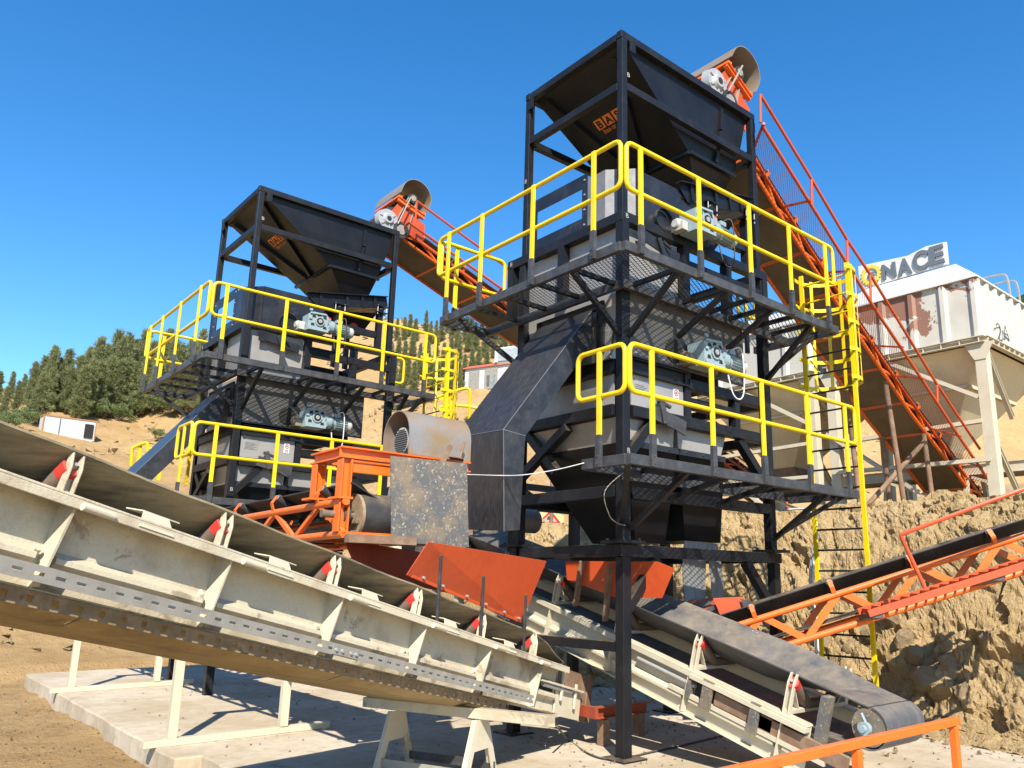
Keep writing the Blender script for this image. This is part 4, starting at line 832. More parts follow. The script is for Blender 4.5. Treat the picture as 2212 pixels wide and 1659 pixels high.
# C5 and C6: climb from the bins to the tower hoppers
def hood_head(T, hx, hy, hz, ang):
    """drum, side plates, covered motor and belt drive at the head; conveyor comes down towards +X"""
    d = V((math.cos(ang), 0, -math.sin(ang))); upv = V((math.sin(ang), 0, math.cos(ang))); Y_ = V((0, 1, 0)); c = V((hx, hy, hz))
    MB().cyl(c+Y_*.08, c+Y_*.82, .19, 24).build('head_drum', 'belt', T, smooth='auto')
    for y in (.02, .88):
        MB().plate([c+Y_*y-d*.15-upv*.16, c+Y_*y+d*.75-upv*.22, c+Y_*y+d*.65+upv*.22, c+Y_*y-d*.05+upv*.28], .014).build('head_side_plate', 'redorange', T)
    b = MB(); 
    for y in (-.02, .92): b.chan(c+Y_*y-d*.1+upv*.33, c+Y_*y+d*.55+upv*.33, .07, .1, .012, upv)
    b.bar(c+Y_*.45-d*.08+upv*.4-Y_*.5, c+Y_*.45-d*.08+upv*.4+Y_*.5, .08, .04); b.bar(c+Y_*.45+d*.5+upv*.4-Y_*.5, c+Y_*.45+d*.5+upv*.4+Y_*.5, .08, .04)
    b.build('motor_base', 'orange', T)
    hc = c+Y_*.42+d*.2+upv*.62
    pr = []
    for rr in (.34, .328): pr.append([(-rr, -.18)]+[(-rr*math.cos(t), rr*math.sin(t)) for t in [math.pi*i/16 for i in range(17)]]+[(rr, -.18)])
    sec = pr[0]+pr[1][::-1]; MB().loft([[hc+Y_*k+d*a+upv*b_ for a, b_ in sec] for k in (-.52, .55)]).build('motor_hood', 'rustroll', T, smooth='auto')
    MB().cyl(hc-Y_*.22-upv*.04, hc+Y_*.4-upv*.04, .14, 18).build('motor', 'belt', T, smooth='auto')
    p1_ = hc-Y_*.40-upv*.03; p2_ = c-Y_*.12-upv*.30+d*.18
    b = MB(); b.cyl(p1_, p1_+Y_*.08, .10, 20); b.cyl(p1_+Y_*.02, p1_+Y_*.2, .03, 10); a = b.build('drive_pulley', 'belt', T, smooth='auto')
    MB().cyl(p1_-Y_*.012, p1_, .06, 16).build('pulley_hub', 'galv', a, smooth='auto')
    b = MB(); b.cyl(p2_, p2_+Y_*.08, .17, 24); b.cyl(p2_+Y_*.05, p2_+Y_*.2, .06, 12); a = b.build('gearbox_pulley', 'belt', T, smooth='auto')
    MB().cyl(p2_-Y_*.012, p2_, .10, 18).build('pulley_hub', 'galv', a, smooth='auto')
    e = (p2_-p1_).normalized(); k = e.cross(Y_)
    b = MB()
    for sg in (-1, 1): b.bar(p1_+k*sg*.09+Y_*.04, p2_+k*sg*.16+Y_*.04, .05, .012, k)
    b.build('drive_belt', 'galv', T)
    p3 = c-Y_*.10-upv*.26-d*.14
    b = MB(); b.cyl(p3, p3+Y_*.12, .21, 26, .23); b.cyl(p3-Y_*.05, p3, .09, 18, .13); gb = b.build('gearbox', 'silver', T, smooth='auto')
    b = MB()
    for i in range(6):
        t = i*math.pi/3; b.bar(p3-Y_*.008+(d*math.cos(t)+upv*math.sin(t))*.08, p3-Y_*.002+(d*math.cos(t)+upv*math.sin(t))*.19, .03, .03, Y_)
    b.build('gearbox_ribs', 'silver', gb)
    MB().cyl(p3-Y_*.055, p3-Y_*.05, .05, 16).build('gearbox_bore', 'dark', gb)
    MB().cyl(p2_+upv*.75-Y_*.03-d*.1, p2_+upv*.05-Y_*.03-d*.12, .015, 8).build('tie_rod', 'galv', T)
def incline(name_label, near, yw, wid, rail, ry, hand, tail_ext, bays, legs, head):
    o = near[-1]; T = thing('belt_conveyor', name_label, 'conveyor', (o[0], yw+wid/2, o[1]), 'orange truss conveyors')
    path = [(x, yw, z) for x, z in near]
    at, tot = truss_conveyor(T, path, (0, 1, 0), wid, .20, pan='pan_brown', bays=bays, r=.032)
    # outer walkway: rail, expanded sheet, rungs, hand rail
    rp = [V((x, ry, z)) for x, z in rail]; hp_ = [V((x, ry-.02, z)) for x, z in hand]
    wk = MB().tube(rp, .026, 8).build('walkway_rail', 'redorange', T, smooth='auto')
    iu = []
    for x, z in rail:
        s_ = min(range(0, 400), key=lambda k: (at(tot*k/400, 0, .16)-V((x+.12, yw, z+.06))).length); iu.append(at(tot*s_/400, -.04, .15))
    mb = MB(); mb.add(rp+iu, [(i, i+1, len(rp)+i+1, len(rp)+i) for i in range(len(rp)-1)])
    me = mb.build('walkway_sheet', 'grating_red', T, fix=False)
    b2 = MB(); b2.tube(iu, .02, 6); b2.build('walkway_inner_rail', 'redorange', T, smooth='auto')
    for i in range(len(rp)-1):
        k_ = max(1, round((rp[i+1]-rp[i]).length/1.05))
        for j in range(k_):
            t = j/k_; a = rp[i].lerp(rp[i+1], t); c = iu[i].lerp(iu[i+1], t); MB().bar(a-(c-a)*.1, c, .035, .03).build('walkway_rung', 'galv' if j % 3 else 'redorange', T)
    MB().tube(hp_, .024, 8).build('handrail', 'redorange', T, smooth='auto')
    for i in range(0, len(hp_)-1):
        h0 = hp_[i]
        seg = min(range(len(rp)-1), key=lambda k: abs((rp[k].x+rp[k+1].x)/2-h0.x)); a, c = rp[seg], rp[seg+1]; t = (h0.x-a.x)/(c.x-a.x) if abs(c.x-a.x) > 1e-6 else 0; MB().tube([h0, a.lerp(c, t)], .02, 6).build('handrail_post', 'redorange', T, smooth='auto')
    for x, y, z, zb, dx in legs: MB().cyl((x, y, z), (x+dx, y, zb), .045, 10).build('support_leg', 'rust', T, smooth='auto')
    hood_head(T, *head)
    return T
C5 = incline('long orange conveyor with red expanded-metal walkway climbing past the white bins to the nearer tower', [(3.05, 7.95), (3.39, 7.68), (4.3, 7.0), (5.93, 5.9), (7.73, 4.74), (8.84, 4.15), (10.6, 3.15)], .4, .82,
    [(2.62, 8.04), (3.72, 7.27), (4.84, 6.48), (5.49, 6.02), (6.26, 5.55), (6.91, 5.14), (8.17, 4.33), (9.7, 3.4)], -.2, [(2.57, 8.51), (3.8, 7.65), (4.73, 6.96), (5.38, 6.57), (7.45, 5.13), (8.98, 4.19)], 0, 10,
    [(6.9, .42, 5.2, 3.0, .35), (8.2, .42, 4.45, 3.0, .15), (8.2, 1.2, 4.5, 3.0, .1), (7.0, 1.2, 5.2, 3.0, .2)], (2.46, .34, 8.93, R(30)))
b = MB(); b.cyl((8.2, .42, 4.3), (7.2, 1.25, 2.95), .045, 10); b.build('cross_brace', 'rust', C5, smooth='auto')
C6 = incline('orange conveyor descending behind the nearer tower from the farther left tower hopper', [(1.05, 8.42), (3.21, 7.64), (8.0, 6.06), (14.5, 3.9)], 7.32, .9,
    [(1.06, 8.51), (3.36, 7.74), (8.0, 6.2), (14.0, 4.2)], 6.85, [(1.2, 9.0), (3.45, 8.24), (8.0, 6.7), (13.8, 4.75)], 0, 13,
    [(6.0, 7.35, 6.6, 2.9, 0), (6.0, 8.2, 6.6, 2.9, 0), (10.5, 7.35, 5.1, 3, 0), (10.5, 8.2, 5.1, 3., 0)], (2.80+TBO.x, TBO.y+.32, 8.80, R(19)))
# ------------------------------------------------------------------ ground, bank, hillside
def sst(t): t = max(0., min(1., t)); return t*t*(3-2*t)
def H(x, y, bank=True):
    a = x-4.2-.25*math.sin(y*.45+.5); b = y-12.8-.4*math.sin(x*.5)
    bp = 3.0*sst(a/1.9)+.03*max(0., a-1.9)+.12*max(0., a-13) if a > 0 else 0.
    if not bank and -.2 < a < 3.2: bp = max(0., bp-.9*sst((a+.2)/.6)*sst((3.2-a)/.6))
    bb = max(0., b); hp = .36*bb-.5*(1-math.exp(-bb*.6)); hp = max(0., hp)
    if bb > 34: hp -= .45*(bb-34)
    z = max(bp, hp)+.40*min(bp, hp)+.55*max(0., min(min(a-2, b-2), 14.))
    n1 = noise.noise(V((x*.25, y*.25, 3.1))); n2 = noise.noise(V((x*.9, y*.9, 7.7)))
    out = 1. if (a > 0 or b > 0) else 0.
    z += out*(n1*.35*min(1, max(a, b)/4)+n2*.10*min(1, max(a, b)/1.5))
    if not out:
        # loose earth left of and behind the slab
        if x < -3.1 or y > 11.2: z += -.20+.07*n2+.05*noise.noise(V((x*2.3, y*2.3, 1)))
        else: z -= .30
        if x > 3.9: z += .27*sst((x-3.9)/.25)
    return z
def hit(px, py, far=160.):
    d = ray(px, py); t = 6.
    while t < far:
        p = CAMP+d*t
        if p.z < H(p.x, p.y): return p, t
        t += .05
    return CAMP+d*far, far
def axis(*segs):
    o = []
    for a, b, st in segs:
        n = max(1, round((b-a)/st)); o += [a+(b-a)*i/n for i in range(n)]
    return o+[segs[-1][1]]
xs = axis((-90, -20, 6), (-20, -8, 1), (-8, -2.8, .12), (-2.8, 3.6, .8), (3.6, 8, .2), (8, 30, .6), (30, 70, 2), (70, 140, 8)); ys = axis((-30, -6, 2), (-6, 0, .4), (0, 16, .2), (16, 50, .6), (50, 90, 2), (90, 170, 8))
mb = MB(); mb.v = [V((x, y, H(x, y, False))) for x in xs for y in ys]; ny = len(ys)
mb.f = [(i*ny+j, (i+1)*ny+j, (i+1)*ny+j+1, i*ny+j+1) for i in range(len(xs)-1) for j in range(ny-1)]
g = structure(mb.build('ground', 'soil', smooth=True, fix=False)); g['label'] = 'sandy yellow-brown earth around the slab and up the hillside'
# the cut bank: finely broken sandy rock face
mb = MB(); NS, NT = 620, 130; rows = []
for i in range(NS+1):
    y = -7+15.5*i/NS; row = []
    for j in range(NT+1):
        t = j/NT; off = .25*math.sin(y*.45+.5)
        if t < .12: a = -.45+.5*t/.12; z = .0+.05*t/.12
        elif t < .8: k = (t-.12)/.68; a = .05+1.75*k; z = 3.0*sst((a)/1.9)*.98+.05
        else: k = (t-.8)/.2; a = 1.8+1.6*k; z = 3.0+.03*k
        p = V((4.2+off+a, y, z)); face = sst((t-.04)/.12)*sst((1.0-t)/.16)
        q = V((p.x*.9, y*.9, z*1.1)); big = noise.fractal(q, 1., 2., 3)
        gul = noise.noise(V((y*1.9+z*.35, 0, 5)))
        sl = z*.75+y*.66; sn = z*.66-y*.75; tot = 0.
        for k_, am in (((.75, 1.7), .15), ((1.7, 3.8), .12), ((4.2, 8.5), .045)):
            qq = V((p.x*k_[1]*.8, sl*k_[0], sn*k_[1]))+V((.35*noise.noise(q*3), .35*noise.noise(q*3+V((9, 0, 0))), 0)); v, pts = noise.voronoi(qq); c_ = pts[0]; tv = noise.noise_vector(c_*5.3+V((k_[0], 3, 1)))
            tot += am*(noise.noise(c_*11.7+V((.5, .5, .5)))*1.1+1.15*(qq-c_).dot(tv)+.35*min(.25, v[1]-v[0])*2)
        fine = noise.fractal(V((p.x*7, y*7, z*7)), .9, 2., 5)
        rocky = .6+.4*sst((.5-noise.noise(V((y*.5, z*.8, 2)))-z*.22)*1.4+.35)
        disp = face*(.08*big+.03*gul+rocky*tot+.035*fine)+(1-face)*.03*fine
        nrm = V((-.75, 0, .55)) if .1 < t < .85 else V((-.1, 0, .9)); row.append(p+nrm*disp+V((0, face*.08*noise.noise(V((z*4, y*3, 1))), 0)))
    rows.append(row)
mb.v = [p for r_ in rows for p in r_]
mb.f = [(i*(NT+1)+j, i*(NT+1)+j+1, (i+1)*(NT+1)+j+1, (i+1)*(NT+1)+j) for i in range(NS) for j in range(NT)]
bk = structure(mb.build('cut_bank', 'bank', fix=False)); bk['label'] = 'steep cut bank of sandy rock below the white bins'
if bk.data.polygons[NS*NT//2].normal.z < 0: bk.data.flip_normals()
# slab
def slab(name, x0, x1, y0, y1, mat, label):
    mb = MB(); n = 40; E_ = []
    def jit(p): return .035*noise.noise(V((p[0]*1.7, p[1]*1.7, 4)))+.02*noise.noise(V((p[0]*6, p[1]*6, 9)))
    per = [(x0, y0+(y1-y0)*i/n) for i in range(n)]+[(x0+(x1-x0)*i/n, y1) for i in range(n)]+[(x1, y1-(y1-y0)*i/n) for i in range(n)]+[(x1-(x1-x0)*i/n, y0) for i in range(n)]
    top = [V((x+jit((x, y)), y+jit((y, x)), 0)) for x, y in per]
    c = V(((x0+x1)/2, (y0+y1)/2, 0)); rim = [p+(c-p).normalized()*(-.012)+V((0, 0, -.02)) for p in top]; bot = [p+V((-.02*noise.noise(p*5), 0, -.34)) for p in rim]
    k = len(top); mb.v = top+rim+bot; mb.f = [tuple(range(k))]+[(i+o, (i+1) % k+o, (i+1) % k+o+k, i+o+k) for o in (0, k) for i in range(k)]
    o = structure(mb.build(name, mat)); o['label'] = label; return o
slab('concrete_slab', -3.42, 4.15, 2.75, 11.45, 'concrete', 'pale concrete slab under the towers')
slab('concrete_slab', -3.16, 4.17, -9, 2.74, 'concrete', 'pale concrete slab in front, set back from the other by a step')
# rubble
bl = 0
for px, py, s in ((1930, 1340, .20), (1960, 1385, .22), (1880, 1375, .14), (2010, 1470, .24), (2060, 1440, .20), (1985, 1420, .15), (1845, 1400, .13), (2090, 1500, .17), (1790, 1395, .12), (1905, 1300, .16), (2140, 1390, .15), (1810, 1370, .1), (1950, 1530, .12), (2030, 1560, .09)):
    d = ray(px, py); t = 5.
    while t < 30:
        p = CAMP+d*t; 
        if p.z < H(p.x, p.y)+.02: break
        t += .03
    mb = MB(); rock(mb, p+V((-.12, -.02, .03)), s, bl+11); o = mb.build('boulder', 'rock'); bl += 1
    tag(o, 'tan boulder bedded in the lower face of the cut sandy bank', 'boulder', 'boulders in the foot of the cut bank')
rnd = random.Random(3); mb = MB()
for i in range(3000):
    k = rnd.random()
    if k < .4: x, y = 4.15-abs(rnd.gauss(0, .5)), rnd.uniform(-6, 8)
    elif k < .7: x, y = rnd.uniform(-5.5, -3.4), rnd.uniform(1, 12)
    else:
        x, y = rnd.uniform(-3, 3.8), rnd.uniform(-3, 10)
        if noise.noise(V((x*.8, y*.8, 2))) < -.05: x, y = x*.5+1.2, rnd.gauss(.5, 1.)
    s = rnd.choice((.006, .008, .012, .016, .03 if k < .4 else .014)); z = .0 if -3.3 < x < 4.1 and y < 11.4 else H(x, y)
    c = V((x, y, z+s*.3)); vs = [c+V((rnd.uniform(-1, 1), rnd.uniform(-1, 1), rnd.uniform(-.5, 1)))*s*1.3 for _ in range(6)]
    mb.add(vs, [(0, 1, 2), (0, 2, 3), (0, 3, 4), (0, 4, 1), (5, 2, 1), (5, 3, 2), (5, 4, 3), (5, 1, 4)])
for i in range(2600):
    a_ = rnd.uniform(R(8), R(88)); rr_ = rnd.uniform(13, 60)**1.0; x, y = CAMP.x+rr_*math.cos(a_), CAMP.y+rr_*math.sin(a_)
    if (x-4.2 < 3.0 and y-12.8 < .3) or (x < 14 and y < 9): continue
    s = rnd.choice((.04, .05, .07, .1, .15))*(.6+rr_/45); c = V((x, y, H(x, y)+s*.15)); vs = [c+V((rnd.uniform(-1, 1), rnd.uniform(-1, 1), rnd.uniform(-.5, 1)))*s for _ in range(6)]
    mb.add(vs, [(0, 1, 2), (0, 2, 3), (0, 3, 4), (0, 4, 1), (5, 2, 1), (5, 3, 2), (5, 4, 3), (5, 1, 4)])
tag(mb.build('gravel', 'rock'), 'loose chips and crumbs of rock strewn on the slab and earth', 'gravel', kind='stuff')
# ------------------------------------------------------------------ white storage bins on the terrace
def make_bin(y0, y1, label, sign, rusty):
    xf, xb, zt, zb, g0 = 8.6, 11.8, 7.3, 6.12, 2.9
    B = thing('storage_bin', label, 'storage bin', ((xf+xb)/2, (y0+y1)/2, g0), 'white storage bins')
    def P(mb, n, m, par=B, **k): return mb.build(n, m, par, **k)
    fm = 'silo_rust' if rusty else 'silo'
    body = P(MB().box(xf, xf+.02, y0+.021, y1, zb, zt), 'wall', fm); side = P(MB().box(xf, xb, y0, y0+.02, zb, zt), 'wall', 'silo'); P(MB().box(xb-.02, xb, y0+.021, y1, zb, zt), 'wall', 'silo'); P(MB().box(xf+.021, xb-.021, y1-.02, y1, zb, zt), 'wall', 'silo')
    b = MB()
    for i in range(6):
        y = y0+(y1-y0)*i/5; y = min(max(y, y0+.04), y1-.04); b.add([V((x, y+k, z)) for z in (zb+.05, zt-.03) for x, k in ((xf-.003, -.09), (xf-.055, -.04), (xf-.055, .04), (xf-.003, .09))], [(0, 1, 5, 4), (1, 2, 6, 5), (2, 3, 7, 6), (0, 3, 2, 1), (4, 5, 6, 7)])
    b.build('wall_rib', fm, body); b = MB()
    for i in range(9):
        x = xf+.06+(xb-xf-.1)*i/8; b.add([V((x+k, y, z)) for z in (zb+.05, zt-.03) for y, k in ((y0-.003, -.09), (y0-.055, -.04), (y0-.055, .04), (y0-.003, .09))], [(0, 1, 5, 4), (1, 2, 6, 5), (2, 3, 7, 6), (0, 3, 2, 1), (4, 5, 6, 7)])
    b.build('wall_rib', 'silo', side)
    b = MB(); e = .09
    for z in (zb+.02, zb-.09):
        b.bar((xf-e, y0-e, z), (xf-e, y1+e, z), .1, .014); b.bar((xf-e+.05, y0-e, z), (xb, y0-e, z), .1, .014)
    b.box(xf-.03, xf-.02, y0-.02, y1+.02, zb-.083, zb+.01); b.box(xf-.02, xb, y0-.03, y0-.02, zb-.083, zb+.01)
    for i in range(10): y = y0+(y1-y0)*i/9; b.box(xf-.13, xf-.031, y-.005, y+.005, zb-.082, zb+.012)
    for i in range(14): x = xf+(xb-xf)*i/13; b.box(x-.005, x+.005, y0-.13, y0-.031, zb-.082, zb+.012)
    P(b, 'ring_flange', 'cream')
    rt = [V((x, y, 7.97)) for x, y in ((9.42, y0+.62), (10.9, y0+.62), (10.9, y1-.55), (9.42, y1-.55))]; rb = [V((x, y, zt+.01)) for x, y in ((xf-.07, y0-.07), (xb+.07, y0-.07), (xb+.07, y1+.07), (xf-.07, y1+.07))]
    P(MB().loft([[p-V((0, 0, .03)) for p in rb], rb, rt]), 'roof', 'siloroof')
    c0 = [V((x, y, zb-.1)) for x, y in ((xf+.02, y0+.02), (xb, y0+.02), (xb, y1-.02), (xf+.02, y1-.02))]; cx_, cy_ = (xf+xb)/2-.2, (y0+y1)/2
    c1 = [V((cx_+sx*.3, cy_+sy*.28, 4.35)) for sx, sy in ((-1, -1), (1, -1), (1, 1), (-1, 1))]
    co = P(MB().loft([c0, c1]), 'discharge_cone', 'silocone')
    b = MB()
    for i in range(4):
        for k in (.38,): 
            p, q = c0[i].lerp(c1[i], k), c0[(i+1) % 4].lerp(c1[(i+1) % 4], k); o = V((p.x+q.x-2*cx_, p.y+q.y-2*cy_, 0)).normalized()*.03; b.bar(p+o, q+o, .05, .06)
    b.build('cone_stiffener', 'silocone', co)
    P(MB().box(cx_-.32, cx_+.32, cy_-.3, cy_+.3, 4.05, 4.34), 'outlet_gate', 'rust')
    for x in (xf+.04, xb-.1):
        for y in (y0+.02, y1-.02):
            lg = P(MB().box(x-.1, x+.1, y-.1, y+.1, g0-.3, zb-.1), 'leg', 'cream', bevel=.006)
            MB().plate([(x-.11, y-.25, zb-.1), (x-.11, y+.25, zb-.1), (x-.11, y+.1, zb-.4), (x-.11, y-.1, zb-.4)], .01).build('gusset', 'cream', lg)
    ym = (y0+y1)/2
    for p, q in (((xf-.03, ym+.2, 5.98), (xf-.03, y0+.12, 5.05)), ((xf-.02, y1-.1, 4.55), (xf-.02, y0+.1, 4.62)), ((xf-.09, y1+.1, 4.75), (xf-.09, ym-.2, 3.42)), ((xf-.05, y1, 3.95), (xf-.05, y0, 3.92)), ((xf+.1, y0-.03, 5.9), (xf+1.0, y0-.03, 4.8)), ((xf+.1, y0-.03, 4.2), (xf+1.2, y0-.03, 3.1))):
        P(MB().chan(p, q, .07, .11, .01, (1, 0, 0)), 'brace', 'cream')
    if sign:
        sx = 9.42; pts = [onX(x, y, sx) for x, y in ((1855, 576), (1962, 553), (2001, 533), (2044.5, 523), (2049, 571), (1859, 628))]
        s_ = P(MB().plate(pts, .06), 'sign_board', 'siloroof', bevel=.004)
        for ch_, x0, x1, yb, yt in (('N', 1907, 1937, 605, 573), ('A', 1941, 1971, 597.5, 562), ('C', 1974.5, 2007, 588, 546), ('E', 2010.5, 2041, 575, 534)):
            a = onX(x0, yb, sx-.04); h = abs(onX(x0, yt, sx-.04).z-a.z); wd = abs(onX(x1, yb-8, sx-.04).y-a.y)
            text(ch_, h*1.36, a, (0, -1, 0), (0, 0, 1), 'letter_grey', s_, 'sign_letter', .022, 'LEFT', .02, (wd, h))
        c = onX(1882, 594, sx-.035); n = 18; out = []
        for i in range(n*4):
            t = 2*math.pi*i/(n*4); r_ = .235 if (i % 4) < 2 else .20; out.append(c+V((0, math.cos(t), math.sin(t)))*r_)
        inn = [c+V((0, math.cos(2*math.pi*i/(n*4)), math.sin(2*math.pi*i/(n*4))))*.145 for i in range(n*4)]; m = MB(); k = n*4
        dx = V((-.025, 0, 0)); m.v = [p+dx for p in out]+[p+dx for p in inn]+[p-dx for p in out]+[p-dx for p in inn]
        for i in range(k):
            j = (i+1) % k; m.f += [(i, j, k+j, k+i), (2*k+i, 3*k+i, 3*k+j, 2*k+j), (i, 2*k+i, 2*k+j, j), (k+i, k+j, 3*k+j, 3*k+i)]
        m.build('gear_emblem', 'gear_yellow', s_)
        m = MB()
        for pl_ in ([(.10, -.03), (.02, .06), (-.11, .04), (-.12, .02), (-.01, .02), (.06, -.05)], [(.09, -.07), (.0, -.02), (-.10, -.03), (-.10, -.05), (.0, -.06), (.04, -.11)], [(.03, .05), (.0, .06), (-.02, -.09), (.02, -.10)]): m.plate([c+V((-.018, y, z)) for y, z in pl_], .012)
        m.build('emblem_figure', 'letter_grey', s_)
        def sprayed(path, x0, x1, yb, yt):
            o_ = onY(x0, yb, y0-.066); wd = abs(onY(x1, yb, y0-.066).x-o_.x); h = abs(onY(x0, yt, y0-.066).z-o_.z); m_ = MB()
            for p_, q_ in zip(path, path[1:]): m_.bar(o_+V((p_[0]*wd, 0, p_[1]*h)), o_+V((q_[0]*wd, 0, q_[1]*h)), .03, .004, (0, 1, 0))
            return m_
        sprayed([(0, .78), (.15, .95), (.45, 1), (.75, .88), (.78, .62), (.5, .3), (.3, .0), (.6, .03), (1, .12)], 2155, 2166, 733, 699).build('painted_number', 'spray', B)
        m_ = sprayed([(0, 0), (.45, 1), (1, .05)], 2169, 2180, 732, 702); m2 = sprayed([(.2, .42), (.78, .38)], 2169, 2180, 732, 702); m_.add(m2.v, m2.f); m_.build('painted_letter', 'spray', B)
        hr = MB()
        for x in (10.25, 10.75): hr.tube(smooth_path([(x, y0-.02, 7.3), (x, y0-.0, 7.72), (x+.02, y0+.12, 7.83), (x, y0+.5, 7.83), (x, y0+.62, 7.75), (x, y0+.62, 7.5)], 3), .022, 6)
        P(hr, 'roof_handrail', 'galv', smooth='auto')
    return B
make_bin(-.58, 2.42, 'white rust-peeling storage bin with the grey NACE sign on its roof', True, True)
make_bin(2.86, 5.86, 'white storage bin partly hidden behind the deck of the nearer tower', False, False)
q = thing('bin_conveyor', 'dusty conveyor on cream legs running level beneath the white storage bins', 'conveyor', (10.2, 2.5, 2.95))
for x in (9.85, 10.6): MB().chan((x, -1.6, 3.95), (x, 6.6, 3.95), .08, .2).build('side_beam', 'cream', q)
MB().box(9.9, 10.55, -1.6, 6.6, 4.0, 4.02).build('belt', 'belt', q)
for y in (-1.2, .4, 2.0, 3.6, 5.2, 6.4):
    for x, e in ((9.85, -.25), (10.6, .25)): MB().bar((x+e, y, 2.9), (x, y, 3.85), .08, .08, (0, 1, 0)).build('leg', 'cream', q)
    MB().bar((9.75, y, 3.4), (10.7, y, 3.4), .06, .06).build('cross_tie', 'cream', q)
    if y < 6: MB().bar((9.72, y+.06, 3.25), (9.82, y+1.5, 3.8), .05, .05).build('brace', 'cream', q)
# ------------------------------------------------------------------ small things
b = thing('hand_rail', 'bright orange hand rail in the lower right corner, nearest the camera', 'hand rail', (-1.6, -3.45, 0))
MB().bar((-3.4, -3.43, .85), (-.27, -3.43, .85), .05, .05).build('top_rail', 'orange', b, bevel=.006)
for x in (-2.9, -1.6, -.33): MB().bar((x, -3.43, .005), (x, -3.43, .82), .05, .05, (1, 0, 0)).build('post', 'orange', b, bevel=.006)
def cable(name, pts, r, mat, label, cat='cable', group=None):
    return tag(MB().tube(smooth_path(pts, 6), r, 6).build(name, mat, smooth=True), label, cat, group)
a, c = onY(1010, 1025, .31), onX(1262, 1000, -.86)
cable('wire', [a, onX(1075, 1027, -1.3), onX(1130, 1026, -1.2), onX(1200, 1015, -1.0), c], .005, 'cable_white', 'thin grey wire slung from the deflector plate to the lower deck', 'wire')
cable('wire', [V((-.25, -.3, 2.86)), onY(1307, 1060, -.28), onY(1315, 1110, -.2), onY(1330, 1128, -.1), V((.0, -.03, 2.32))], .005, 'galv', 'thin wire hanging under the lower deck of the nearer tower', 'wire')
for k in range(3):
    pts = [onX(x+k*3, y, 3.9-.02*k) for x, y in ((1690, 1102), (1735, 1100), (1755, 1120), (1760, 1160), (1750, 1230), (1752, 1300), (1758, 1330), (1762, 1420))]
    cable('cable', pts, .014, 'cable_white', 'grey power cable running down the cut bank beside the yellow ladder', 'cable', 'power cables on the bank')
def onG(x, y, z=.012): return onZ(x, y, z)
cable('cable', [onG(1205, 1572, .3), onG(1230, 1600), onG(1275, 1630), onG(1330, 1640), onG(1420, 1622), onG(1560, 1590)], .012, 'cable_black', 'black cable lying across the slab from the conveyor tail past the thick black leg')
cable('cable', [onG(1180, 1480), onG(1240, 1490), onG(1300, 1480), onG(1380, 1470)], .012, 'cable_black', 'dark cable on the shaded slab behind the thick black leg')
def px_rail(pts, dep, posts, label):
    P_ = [atD(x, y, dep) for x, y in pts]; q = thing('stair_rail', label, 'hand rail', (P_[0].x, P_[0].y, H(P_[0].x, P_[0].y)), 'yellow rails around the farther tower'); MB().tube(smooth_path(P_, 4), .03, 8).build('rail', 'yellow', q, smooth='auto')
    for x, y0, y1 in posts: a_ = atD(x, y0, dep+.05); b_ = atD(x, y1, dep+.05); MB().bar(a_, (a_.x, a_.y, b_.z), .07, .05).build('post', 'yellow', q)
px_rail([(938, 925), (941, 868), (950, 856), (1000, 840), (1012, 841), (1015, 852), (1013, 925)], 15.8, [(973, 850, 925)], 'yellow hand rail loop beside the ladder cage of the farther tower')
px_rail([(950, 880), (985, 876), (1013, 878), (1040, 884)], 15.8, [], 'yellow middle rail running behind the slanting chute of the nearer tower')
px_rail([(284, 1006), (286, 972), (292, 965), (312, 957), (319, 960), (320, 990)], 15.2, [(303, 962, 1006)], 'yellow hand rail end left of the slanting chute of the farther tower')
px_rail([(318, 968), (345, 972), (400, 978), (470, 984)], 15.2, [(350, 972, 1040), (410, 979, 1050)], 'yellow hand rail passing behind the chute of the farther tower')
# warning sign lying on the earth
p0, dist = hit(1185, 1128); sg = thing('warning_sign', 'pale yellow board with a red-bordered warning triangle lying tilted on the earth', 'sign', p0)
X_ = V((.66, -.75, 0)); Z_ = V((-.3, -.3, .9)).normalized(); s = dist/1726
def sp(x, y, o=0): return p0+X_*x*s+Z_*y*s+V((-.5, -.5, .2))*(.01+o)
MB().plate([sp(-36, -2), sp(34, -6), sp(34, 12), sp(8, 34), sp(-36, 12)], .012).build('board', 'sign_yellow', sg)
MB().plate([sp(-22, -1, .014), sp(28, -4, .014), sp(5, 27, .014)], .004).build('triangle_border', 'sign_red', sg); MB().plate([sp(-14, 2, .02), sp(19, 0, .02), sp(4, 20, .02)], .004).build('triangle_field', 'white', sg)
MB().plate([sp(-4, 5, .026), sp(11, 4, .026), sp(8, 8, .026), sp(-1, 14, .026)], .003).build('pictogram', 'spray', sg)
